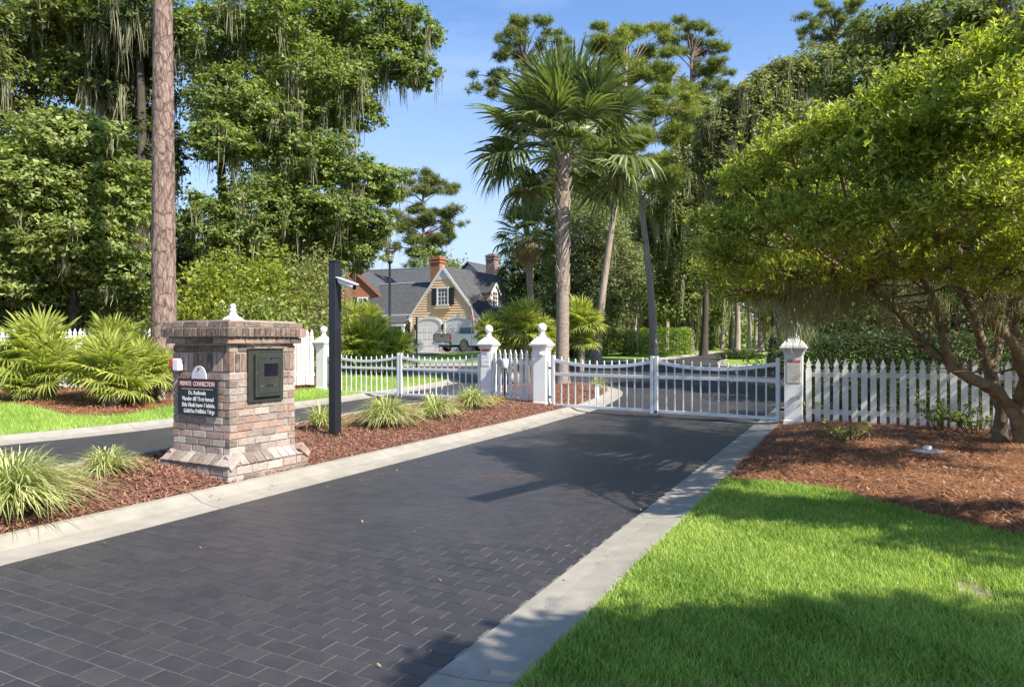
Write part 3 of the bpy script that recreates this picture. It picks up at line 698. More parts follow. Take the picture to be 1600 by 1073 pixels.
def grass_clump(label, base, z, n, L, H, dry=0., group=None, w=.011, name='ornamental_grass'):
    root_o = (base[0], base[1], z); a = RG.uniform(0, 2 * np.pi, n); e = RG.uniform(.25, 1., n); l = L * RG.uniform(.6, 1.1, n)
    r0 = RG.uniform(0, .12, n) * L; bx, by = np.cos(a) * r0, np.sin(a) * r0; tw = RG.normal(0, .25, n)
    rows = []; sx, sy = -np.sin(a) * w / 2, np.cos(a) * w / 2
    for t, ww in ((0, 1), (.25, 1.1), (.5, 1.), (.75, .75), (1., .1)):
        reach = l * e * (t ** 1.25); hz = H * (1.15 - .35 * e) * (2.0 * t - 1.35 * t * t * (.6 + .75 * e)) * (l / L)
        cx = bx + np.cos(a + tw * t) * reach; cy = by + np.sin(a + tw * t) * reach; cz = np.maximum(hz, .01 * t)
        rows += [np.stack([cx - sx * ww, cy - sy * ww, cz], 1), np.stack([cx + sx * ww, cy + sy * ww, cz], 1)]
    V = np.stack(rows, 1).reshape(-1, 3); b = np.arange(n)[:, None] * 10
    F = np.concatenate([b + [2 * i, 2 * i + 1, 2 * i + 3, 2 * i + 2] for i in range(4)])
    o = meshobj(name, npmesh(name, V, F, M['orngrassd' if dry else 'orngrass'], np.repeat(RG.uniform(0, 1, n), 10)), None, root_o)
    return tag(o, label, 'ornamental grass', group)

# ------------------------------------------------------------------ brick intercom pillar
def brick_pillar():
    root = thing('brick_pillar', 'square weathered brick pillar with a corbelled cap and flared base between the lanes', 'pillar', (-3.11, 7.68, 0), -R(28))
    H = .45
    c = MB(); c.box((0, 0, .86), (2 * H - .022, 2 * H - .022, 1.36)); c.box((0, 0, .12), (2 * H + .19, 2 * H + .19, .27))
    c.prism([(-H - .095, .25), (H + .095, .25), (H - .01, .345), (-H + .01, .345)], -H - .0, H + .0, 'y'); c.prism([(-H - .095, .249), (H + .095, .249), (H - .01, .344), (-H + .01, .344)], -H + .002, H - .002, 'x')
    c.box((0, 0, 1.535), (2 * H + .07, 2 * H + .07, .07)); c.box((0, 0, 1.62), (2 * H + .14, 2 * H + .14, .10)); c.box((0, 0, 1.695), (2 * H + .09, 2 * H + .09, .075))
    c.box((0, 0, 1.738), (2 * H + .02, 2 * H + .02, .02)); c.build('mortar_core', M['mortar'], root)
    bm_v = []
    for s in range(6):
        b = MB(); b.box((0, 0, 0), (1, 1, 1), bev=.045); r2 = random.Random(s)
        b.v = [tuple(q + r2.uniform(-.018, .018) for q in v) for v in b.v]; bm_v.append(b.mesh('brick', M['brick']))
    PAL = [(.40, .31, .26), (.42, .27, .21), (.33, .23, .18), (.47, .40, .35), (.28, .21, .175), (.42, .34, .29), (.47, .27, .18), (.45, .37, .32), (.38, .30, .26)]
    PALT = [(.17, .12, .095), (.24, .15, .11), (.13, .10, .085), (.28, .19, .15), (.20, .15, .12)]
    PALB = [(.46, .39, .34), (.40, .31, .27), (.30, .24, .20), (.50, .44, .39), (.22, .18, .15)]
    stuff = MB()
    def place(ctr, dim, rot, pal, face):
        # ctr in root space
        if face in ('+x', '-y'):
            g = rnd.uniform(.8, 1.2); o = meshobj('brick', rnd.choice(bm_v), root, ctr, rot, dim, [q * g for q in rnd.choice(pal)])
        else:
            T = Matrix.Translation(ctr) @ Euler(rot).to_matrix().to_4x4() @ Matrix.Diagonal((*dim, 1)); stuff.box((0, 0, 0), (1, 1, 1), M=T)
    FACES = {'+x': (Vector((0, 1, 0)), Vector((1, 0, 0)), math.pi / 2), '-y': (Vector((1, 0, 0)), Vector((0, -1, 0)), 0), '-x': (Vector((0, 1, 0)), Vector((-1, 0, 0)), math.pi / 2), '+y': (Vector((1, 0, 0)), Vector((0, 1, 0)), 0)}
    def course(z, hgt, half, L, pal, depth=.10, par=0, faces=('+x', '-y', '-x', '+y'), gap=.011):
        for fi, f in enumerate(faces):
            u, n, rz = FACES[f]; full = (f[1] == 'x') == (par % 2 == 0)
            a = -half if full else -half + depth + gap; e = half if full else half - depth - gap
            x = a; first = True
            while x < e - .02:
                l = min(L * rnd.uniform(.97, 1.03), e - x)
                if e - x - l < L * .3: l = e - x
                ctr = u * (x + l / 2) + n * (half - depth / 2 + rnd.uniform(-.003, .004)) + Vector((0, 0, z + hgt / 2 + rnd.uniform(-.0015, .0015)))
                place(ctr, (l - gap * .0 - .0, depth, hgt), (rnd.uniform(-.006, .006), rnd.uniform(-.008, .008), rz + rnd.uniform(-.008, .008)), pal, f)
                x += l + gap
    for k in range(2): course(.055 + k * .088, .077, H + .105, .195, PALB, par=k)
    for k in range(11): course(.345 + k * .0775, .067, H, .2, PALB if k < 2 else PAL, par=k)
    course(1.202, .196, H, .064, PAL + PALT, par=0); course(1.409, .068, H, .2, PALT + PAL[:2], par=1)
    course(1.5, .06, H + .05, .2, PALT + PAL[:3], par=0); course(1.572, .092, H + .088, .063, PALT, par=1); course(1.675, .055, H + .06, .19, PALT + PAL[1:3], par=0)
    # sloping course
    for f in FACES:
        u, n, rz = FACES[f]; x = -H - .05
        while x < H + .04:
            l = .098; ctr = u * (x + l / 2) + n * (H + .035) + Vector((0, 0, .278)); s = 1 if f in ('+x', '-y') else -1
            rot = (Matrix.Rotation(rz if f != '-y' else 0, 3, 'Z'))
            # local y axis of the brick is the face normal direction
            X = u; Y = n; Z = Vector((0, 0, 1)); 
            if X.cross(Y).dot(Z) < 0: X = -X
            Rm = Matrix((X, Y, Z)).transposed() @ Matrix.Rotation(-R(38), 3, 'X')
            place(ctr, (l - .0, .165, .062), tuple(Rm.to_euler()), PALB, f); x += l + .011
    for sx in (-1, 1):
        for sy in (-1, 1):
            Rm = Matrix.Rotation(math.atan2(sy, sx) - math.pi / 2, 3, 'Z') @ Matrix.Rotation(-R(32), 3, 'X')
            place(Vector((sx * (H + .03), sy * (H + .03), .268)), (.055, .12, .05), tuple(Rm.to_euler()), PALB, '+x' if sx > 0 or sy < 0 else '-x')
    o = stuff.build('brick', M['brickb'], root); o['kind'] = 'stuff'; return root
bp = brick_pillar()
PM = Matrix.Translation((-3.11, 7.68, 0)) @ Matrix.Rotation(-R(28), 4, 'Z')
def on_pillar(face, u, z, d=0.0):
    """u measured from the near corner; returns world matrix whose -Y axis... local x = along the face (to the right seen from outside), local y = up, local z = outward"""
    H = .45
    if face == 'R': p = Vector((H + d, -H + u, z)); X, Z = Vector((0, 1, 0)), Vector((1, 0, 0))
    else: p = Vector((H - u, -H - d, z)); X, Z = Vector((1, 0, 0)), Vector((0, -1, 0))
    Mx = Matrix((X, Vector((0, 0, 1)), Z)).transposed().to_4x4(); Mx.translation = p
    return PM @ Mx
def textmesh(name, body, size, m, parent, loc, align='CENTER', ext=.0006, xs=1.0, bold=.0):
    cu = bpy.data.curves.new(name, 'FONT'); cu.body = body; cu.size = size; cu.align_x = align; cu.align_y = 'CENTER'; cu.extrude = ext; cu.resolution_u = 2; cu.offset = bold
    tmp = bpy.data.objects.new('tmp_text', cu); COL.objects.link(tmp); dg = bpy.context.evaluated_depsgraph_get(); dg.update()
    me = bpy.data.meshes.new_from_object(tmp.evaluated_get(dg)); bpy.data.objects.remove(tmp); me.materials.clear(); me.materials.append(m)
    return meshobj(name, me, parent, loc, (0, 0, 0), (xs, 1, 1))
def panel():
    root = thing('intercom_panel', 'dark bronze metal intercom box with a small screen set in the brick pillar', 'intercom'); root.matrix_world = on_pillar('R', .46, 1.16, .0)
    f = MB(); f.box((0, 0, .012), (.48, .58, .035), bev=.004); f.build('frame', M['darkmetal'], root)
    f = MB(); f.box((0, .285, .02), (.49, .012, .05), bev=.002); f.build('top_flashing', M['chrome'], root)
    d = MB(); d.box((.0, -.005, .05), (.36, .46, .04), bev=.006); d.build('door', M['darkmetal'], root)
    rim = MB()
    for cx, cy, w, h in ((0, .19, .30, .007), (0, -.19, .30, .007), (-.15, 0, .007, .373), (.15, 0, .007, .373)): rim.box((cx, cy - .005, .0725), (w, h, .006))
    rim.build('door_rim', M['darkmetal'], root)
    s = MB(); s.box((.025, .055, .073), (.19, .135, .008), bev=.002); s.build('screen', M['screen'], root)
    for cx, cy, r_ in ((-.095, -.125, .013), (.085, -.115, .011)): b = MB(); b.lathe([(r_, 0), (r_, .008), (r_ * .6, .013)], 12, (cx, cy, .068)); b.build('button', M['chrome'], root)
    b = MB()
    for k in range(3): b.box((-.02 + k * .03, -.12, .071), (.012, .03, .004))
    b.build('keypad_slot', M['screen'], root)
    b = MB(); b.lathe([(.012, 0), (.012, .008), (.004, .01)], 12, (.025, .175, .068)); b.build('camera_lens', M['screen'], root)
    b = MB(); b.box((-.165, .02, .074), (.012, .03, .01), bev=.002); b.build('lock', M['chrome'], root)
panel()
def sign():
    root = thing('notice_sign', 'small black lettered sign fixed to the shaded face of the brick pillar', 'sign'); root.matrix_world = on_pillar('L', .475, .93, .012)
    b = MB(); b.box((0, 0, .006), (.635, .385, .014), bev=.003); b.build('board', M['signnavy'], root)
    b = MB(); b.box((0, .138, .0142), (.615, .088, .002)); b.build('title_band', M['signred'], root)
    textmesh('lettering', 'PRIVATE  CONNECTION', .068, M['signpink'], root, (0, .138, .0165), xs=.74, bold=.0012)
    b = MB(); b.box((0, .085, .0142), (.50, .004, .002)); b.build('rule_line', M['signwhite'], root)
    for k, t in enumerate(('Dc. Redionsiz', 'Viunder dill Th tn humad', 'Elda Uisek huuw 1 bdside.', 'Gddd be Fridlisho Tdrgs')):
        textmesh('lettering', t, .062, M['signwhite'], root, (.0 + .01 * k, .043 - k * .065, .0150), xs=.80, bold=.0012)
sign()
r_ = thing('oval_plaque', 'pale rounded plaque mounted just above the black sign', 'plaque'); r_.matrix_world = on_pillar('L', .45, 1.125, .012)
b = MB(); pts = [(-.115, 0)] + [(-.115 * math.cos(a), .14 * math.sin(a)) for a in np.linspace(.15, math.pi - .15, 14)] + [(.115, 0)]; b.prism(pts, 0, .012, 'z'); b.build('plate', M['plaque'], r_)
b = MB(); b.lathe([(.014, 0), (.014, .006), (.008, .009)], 12, (0, .105, .012)); b.build('bolt', M['darkmetal'], r_)
b = MB(); b.box((0, .03, .0125), (.12, .004, .002)); b.box((0, .045, .0125), (.08, .004, .002)); b.build('engraving', M['signpink'], r_)
r_ = thing('key_box', 'little white box with a red end at the left edge of the brick pillar', 'box'); r_.matrix_world = on_pillar('L', .80, 1.27, .0)
b = MB(); b.box((.025, 0, .035), (.10, .135, .07), bev=.012); b.build('case', M['white'], r_)
b = MB(); b.box((-.055, .015, .035), (.055, .10, .065), bev=.008); b.build('red_end', M['red'], r_)
b = MB(); b.box((-.045, -.05, .035), (.03, .05, .05), bev=.005); b.build('slot', M['screen'], r_)
def finial_prof(s): return [(.0, 0)]
r_ = thing('pillar_finial', 'short white turned finial standing on top of the brick pillar', 'finial', (-3.13, 7.66, 1.745), -R(28)); r_.scale = (.68, .68, .8)
b = MB(); b.box((0, 0, .015), (.25, .25, .03), bev=.004); b.lathe([(.155, .03), (.15, .045), (.09, .075), (.075, .09)], 4, phase=math.pi / 4, smooth=False); b.build('base', M['white'], r_)
b = MB(); b.lathe([(.062, .085), (.07, .10), (.05, .12), (.042, .14), (.05, .155), (.062, .165), (.05, .175), (.032, .185), (.04, .195), (.048, .21), (.043, .232), (.022, .248), (.004, .252)], 20); b.build('knob', M['white'], r_)

# ------------------------------------------------------------------ black post and camera
r_ = thing('black_post', 'tall square black metal post standing in the mulch right of the brick pillar', 'post', (-2.58, 9.95, .05), -AZ)
b = MB(); b.box((0, 0, 1.30), (.13, .13, 2.66), bev=.006); b.build('shaft', M['black'], r_)
b = MB(); b.box((0, 0, 2.64), (.145, .145, .035), bev=.012); b.build('cap', M['black'], r_)
r_ = thing('security_camera', 'white bullet security camera mounted near the top of the black post', 'camera', (-2.58, 9.95, 2.40), -AZ)
b = MB(); b.tube([(.065, 0, .02), (.1, 0, .02), (.14, 0, -.01)], [.03, .02, .02], 10); b.build('bracket', M['white'], r_)
b = MB(); b.tube([(.10, .0, .0), (.38, -.03, -.10)], [.045, .04], 14); b.build('housing', M['white'], r_)
b = MB(); Mx = Matrix.Translation((.24, -.015, .0)) @ Matrix.Rotation(R(18), 4, 'Y'); b.box((0, 0, 0), (.36, .11, .012), M=Mx); b.build('sunshield', M['white'], r_)
b = MB(); b.tube([(.381, -.03, -.1004), (.388, -.031, -.103)], [.036, .034], 14); b.build('lens', M['screen'], r_)

# ------------------------------------------------------------------ white gate pillars
def gate_pillar(label, x, y, s=1., zb=0.):
    root = thing('gate_pillar', label, 'pillar', (x, y, zb), -AZ, 'white ball topped gate pillars')
    w = .30; b = MB(); b.box((0, 0, .67), (w, w, 1.40), bev=.004); b.build('shaft', M['white'], root)
    b = MB(); b.box((0, 0, .07), (w + .035, w + .035, .16), bev=.006); b.build('plinth', M['white'], root)
    b = MB()
    for z, ww, h in ((1.345, .335, .03), (1.385, .36, .03), (1.42, .41, .028), (1.448, .45, .026), (1.476, .40, .026)): b.box((0, 0, z), (ww, ww, h), bev=.004)
    b.lathe([(.275, 1.489), (.265, 1.50), (.20, 1.56), (.125, 1.605), (.115, 1.63)], 4, phase=math.pi / 4, smooth=False); b.build('cap', M['white'], root)
    b = MB(); b.lathe([(.085, 1.62), (.09, 1.65), (.06, 1.68), (.055, 1.70), (.075, 1.715), (.06, 1.725)], 18)
    b.lathe([(.03, 1.715)] + [(.105 * math.sin(a), 1.825 - .105 * math.cos(a)) for a in np.linspace(.35, math.pi - .02, 14)], 24); b.build('ball_finial', M['white'], root)
    return root
P0 = np.array([-5.52, 20.0]); P1 = np.array([-.58, 17.0]); P2 = np.array([.68, 15.45]); P3 = np.array([5.08, 12.3])
gate_pillar('white ball topped pillar half hidden behind the black post', *P0, zb=.08)
gate_pillar('white ball topped pillar with paper notices, at the right end of the left gate', *P1, zb=.03)
gate_pillar('white ball topped pillar with a round white doorbell, at the left end of the right gate', *P2, zb=.03)
gate_pillar('white pillar under hanging moss with a red topped notice, right of the main gate', *P3, zb=-.02)

def on_post(p, face, u, z, d=0.):
    h = .15
    if face == 'R': q = Vector((h + d, u, z)); X, Z = Vector((0, 1, 0)), Vector((1, 0, 0))
    else: q = Vector((u, -h - d, z)); X, Z = Vector((1, 0, 0)), Vector((0, -1, 0))
    Mx = Matrix((X, Vector((0, 0, 1)), Z)).transposed().to_4x4(); Mx.translation = q
    return Matrix.Translation((p[0], p[1], 0)) @ Matrix.Rotation(-AZ, 4, 'Z') @ Mx
r_ = thing('notice', 'stack of white notice plates under a dark red strip on the left gate pillar', 'sign'); r_.matrix_world = on_post(P1, 'L', -.01, 1.12, .001)
b = MB(); b.box((0, .215, .006), (.21, .05, .014)); b.build('red_strip', M['red'], r_)
for k, (yy, hh) in enumerate(((.10, .13), (-.03, .09), (-.13, .08))): b = MB(); b.box((0, yy, .004), (.22, hh, .008), bev=.001); b.build('plate', M['signwhite'], r_)
b = MB(); b.box((.02, .11, .010), (.05, .06, .002)); b.build('symbol', M['steel'], r_)
r_ = thing('notice', 'faded cream notice with a red NO TRESPASSING strip on the mossy right gate pillar', 'sign'); r_.matrix_world = on_post(P3, 'L', .01, 1.02, .001)
b = MB(); b.box((0, -.04, .004), (.22, .36, .008), bev=.001); b.build('plate', M['notice'], r_)
b = MB(); b.box((0, .165, .005), (.21, .045, .011)); b.build('red_strip', M['red'], r_)
textmesh('lettering', 'NO TRESPASSING', .03, M['signwhite'], r_, (0, .165, .0115), xs=.72)
b = MB()
for k in range(7): b.box((-.01 if k % 2 else 0, .09 - .04 * k, .0085), (.16 if k % 2 else .18, .009, .001))
b.build('small_print', M['steel'], r_)
r_ = thing('doorbell_camera', 'round white fixture high on the pillar left of the main gate', 'camera'); r_.matrix_world = on_post(P2, 'L', .07, 1.27, 0)
b = MB(); b.lathe([(.05, 0), (.052, .03), (.035, .045)], 18); b.build('base', M['white'], r_)
b = MB(); b.lathe([(.04, .04), (.05, .07), (.045, .10), (.02, .115)], 18); b.build('dome', M['white'], r_)

# ------------------------------------------------------------------ gates
def gate(label, A, Bp, nb, g='swing gates across the lanes'):
    A = np.array(A); Bp = np.array(Bp); L = float(np.hypot(*(Bp - A))); az = math.atan2(Bp[1] - A[1], Bp[0] - A[0]); root = thing('gate', label, 'gate', (A[0], A[1], 0), az, g)
    def leaf(x0, x1):
        lf = bpy.data.objects.new('gate_leaf', None); lk(lf, root)
        for px_ in (x0 + .035, x1 - .035): b = MB(); b.box((px_, 0, .655), (.07, .07, 1.17), bev=.004); b.build('stile', M['whitem'], lf)
        for z, h in ((.13, .06), (.82, .065)): b = MB(); b.box(((x0 + x1) / 2, 0, z), (x1 - x0 - .14, .045, h), bev=.003); b.build('rail', M['whitem'], lf)
        b = MB(); n = 14; vs = []; fs = []
        sag = lambda u: 1.125 - .115 * (1 - (2 * u - 1) ** 2)
        for i in range(n + 1):
            u = i / n; x = x0 + .07 + (x1 - x0 - .14) * u; z = sag(u)
            vs += [(x, -.024, z - .035), (x, .024, z - .035), (x, .024, z + .035), (x, -.024, z + .035)]
        for i in range(n):
            for k in range(4): fs.append((i * 4 + k, i * 4 + (k + 1) % 4, i * 4 + 4 + (k + 1) % 4, i * 4 + 4 + k))
        b.add(vs, fs); b.build('curved_top_rail', M['whitem'], lf)
        for i in range(nb):
            u = (i + 1) / (nb + 1); x = x0 + .07 + (x1 - x0 - .14) * u; zt = sag(u) + .105; b = MB(); b.box((x, 0, (zt + .11) / 2), (.024, .024, zt - .11)); b.lathe([(.014, 0), (.012, .012), (.002, .018)], 4, (x, 0, zt), phase=math.pi / 4)
            b.build('bar', M['whitem'], lf)
        return lf
    leaf(0, L / 2 - .012); leaf(L / 2 + .012, L)
    for x in (.0, L):
        for z in (.3, .95): b = MB(); b.box((x + (-.04 if x == 0 else .04), 0, z), (.10, .03, .05), bev=.004); b.build('hinge', M['black'], root)
    b = MB(); b.box((L / 2 + .06, -.05, .12), (.04, .05, .05)); b.build('latch', M['black'], root)
gd = (P3 - P2) / np.hypot(*(P3 - P2)); gate('white metal double swing gate with drooping top rails closing the paved entrance drive', P2 + gd * .27, P3 - gd * .24, 12)
gd = (P1 - P0) / np.hypot(*(P1 - P0)); gate('white metal double swing gate across the exit lane, behind the ornamental grasses', P0 + gd * .27, P1 - gd * .24, 12)

# ------------------------------------------------------------------ picket fences
def picket_mesh(w, h, t=.022, notch=True):
    hw = w / 2
    if notch: poly = [(-hw, 0), (hw, 0), (hw, h - .20), (hw * .62, h - .175), (hw * .62, h - .165), (hw * .95, h - .13), (hw * .35, h - .05), (0, h), (-hw * .35, h - .05), (-hw * .95, h - .13), (-hw * .62, h - .165), (-hw * .62, h - .175), (-hw, h - .20)]
    else: poly = [(-hw, 0), (hw, 0), (hw, h - .13), (0, h), (-hw, h - .13)]
    b = MB(); b.prism(poly, 0, t, 'y'); return b.mesh('picket', M['picket'])
def fence(label, A, Bp, pitch, w, h, z0, rails, group=None, start=0., notch=True, posts=2.4, zf=None):
    A = np.array(A, float); Bp = np.array(Bp, float); L = float(np.hypot(*(Bp - A))); az = math.atan2(Bp[1] - A[1], Bp[0] - A[0]); root = thing('picket_fence', label, 'fence', (A[0], A[1], z0), az, group)
    me = picket_mesh(w, h, notch=notch); x = start + w / 2
    while x < L - w / 2 + .01:
        meshobj('picket', me, root, (x, -.022, rnd.uniform(-.006, .006)), (0, rnd.uniform(-.006, .006), 0)); x += pitch
    for z in rails: b = MB(); b.box((L / 2, .021, z), (L, .04, .085)); b.build('rail', M['picket'], root)
    k = int(L / posts)
    for i in range(1, k + 1): b = MB(); b.box((i * posts - .3, .09, h * .42), (.09, .09, h * .9)); b.build('post', M['picket'], root)
    return root
fd = np.array([.902, -.43]); fence('pale picket fence running right from the mossy gate pillar under the spreading tree', P3 + fd * .2, P3 + fd * 6.6, .146, .096, 1.17, .07, (.22, .88))
fd = (P2 - P1) / np.hypot(*(P2 - P1)); fence('short picket fence section between the two white pillars', P1 + fd * .17, P2 - fd * .17, .205, .115, 1.30, .05, (.25, 1.0), start=.02)
fd = np.array([-8.4, -1.7]); fd /= np.hypot(*fd); fence('tall white picket fence behind the fan palms, left of the exit lane', P0 + fd * 12.5, P0 + fd * .25, .125, .105, 1.62, .30, (.3, 1.2), notch=True)
# gate motor on the short fence
mid = P1 + (P2 - P1) * .30
r_ = thing('gate_operator', 'white and grey gate opener box with a cable pipe on the short picket fence', 'gate opener', (mid[0], mid[1] - .06, .05), math.atan2(*(P2 - P1)[::-1]))
b = MB(); b.box((-.06, -.05, 1.0), (.17, .10, .15), bev=.01); b.build('box', M['steel'], r_)
b = MB(); b.lathe([(.07, -.11), (.085, -.09), (.085, .09), (.07, .11)], 18, (.14, -.06, .97)); b.build('cylinder', M['white'], r_)
b = MB(); b.tube([(.06, -.06, .92), (.06, -.05, .6), (.08, -.05, 0)], .016, 8); b.build('conduit', M['white'], r_)
b = MB(); b.box((.10, -.05, .5), (.02, .02, .8)); b.build('cable', M['black'], r_)
# small box lid in the straw bed, bollard light beyond the gate
ux, uy = PG(1450, 709, .1); r_ = thing('irrigation_lid', 'flat pale utility lid lying in the pine straw under the right tree', 'lid', (ux, uy, zbed1(ux, uy) + .02), .4)
b = MB(); b.box((0, 0, 0), (.36, .22, .025), bev=.006); b.build('lid', M['plaque'], r_); b = MB(); b.box((.02, .02, .04), (.10, .07, .05), bev=.01); b.build('knob', M['white'], r_)
ux, uy = PG(932, 621, .1); r_ = thing('bollard_light', 'small white bollard light in the mulch behind the left half of the main gate', 'light', (ux, uy, .1), .2)
b = MB(); b.box((0, 0, .14), (.11, .11, .30), bev=.008); b.build('body', M['white'], r_); b = MB(); b.box((0, 0, .32), (.13, .13, .05), bev=.01); b.build('cap', M['steel'], r_)

# ------------------------------------------------------------------ lamp post, stop sign, flag
ux, uy = (609 - 800) / FPX * 30, 30.; uz = float(gz(ux, uy))
r_ = thing('lamp_post', 'dark street lamp with a tapering lantern standing in front of the slate roof', 'lamp post', (ux, uy, uz))
b = MB(); b.tube([(0, 0, 0), (0, 0, .5), (0, 0, .55), (0, 0, 4.75)], [.11, .10, .065, .05], 12); b.lathe([(.15, 0), (.15, .1), (.10, .3)], 12); b.build('pole', M['black'], r_)
b = MB(); b.lathe([(.06, 4.72), (.13, 4.78), (.15, 4.84), (.10, 4.86)], 8, smooth=False); b.build('lantern_base', M['black'], r_)
b = MB(); b.lathe([(.12, 4.85), (.21, 5.28)], 8, smooth=False); b.build('lantern_glass', M['lantern'], r_)
b = MB()
for k in range(8):
    a = k * math.pi / 4; b.tube([(.125 * math.cos(a), .125 * math.sin(a), 4.85), (.22 * math.cos(a), .22 * math.sin(a), 5.28)], .014, 4)
for z, q in ((5.0, .158), (5.14, .188)): b.lathe([(q, z), (q + .012, z + .01), (q, z + .02)], 8, smooth=False)
b.build('lantern_frame', M['black'], r_)
b = MB(); b.lathe([(.29, 5.27), (.28, 5.31), (.12, 5.42), (.06, 5.46), (.05, 5.52), (.07, 5.56), (.02, 5.64), (.004, 5.72)], 8, smooth=False); b.build('lantern_roof', M['black'], r_)
ux, uy = (651 - 800) / FPX * 32, 32.; uz = float(gz(ux, uy))
r_ = thing('road_sign', 'back of an octagonal road sign on a dark pole in front of the garage', 'sign', (ux, uy, uz), R(-8))
b = MB(); b.tube([(0, 0, 0), (0, 0, 2.35)], .045, 10); b.lathe([(.055, 2.34), (.06, 2.38), (.02, 2.43)], 10); b.build('pole', M['black'], r_)
b = MB(); b.lathe([(.33, -.006), (.33, .006)], 8, M=Matrix.Translation((.0, .07, 1.06)) @ Matrix.Rotation(R(90), 4, 'X'), phase=R(22.5), smooth=False); b.build('sign_plate', M['steel'], r_)
b = MB(); b.lathe([(.03, 0), (.03, .02)], 10, M=Matrix.Translation((0, -.045, 1.06)) @ Matrix.Rotation(R(90), 4, 'X')); b.build('bolt', M['white'], r_)
ux, uy = (737 - 800) / FPX * 46, 46.; uz = float(gz(ux, uy))
r_ = thing('flag', 'drooping faded red and white flag on a slim pole behind the pickup truck', 'flag', (ux, uy, uz))
b = MB(); b.tube([(0, 0, 0), (.0, 0, 3.3)], .02, 6); b.build('flagpole', M['steel'], r_)
b = MB(); vs = []; fs = []; n = 14
for i in range(n + 1):
    t = i / n
    for k in range(7):
        u = k / 6; ww = .10 + .36 * t ** .8 * (1 - .2 * t); vs.append((-.12 + .22 * t + u * ww, .07 * math.sin(u * 9 + t * 2), 3.28 - 1.75 * t - .12 * u * (1 - t)))
for i in range(n):
    for k in range(6): fs.append((i * 7 + k, i * 7 + k + 1, i * 7 + k + 8, i * 7 + k + 7))
b.add(vs, fs, True); fo = b.build('cloth', M['flag'], r_); fo.data.materials.append(M['signwhite'])
for p in fo.data.polygons:
    if p.vertices[0] % 7 in (1, 4): p.material_index = 1

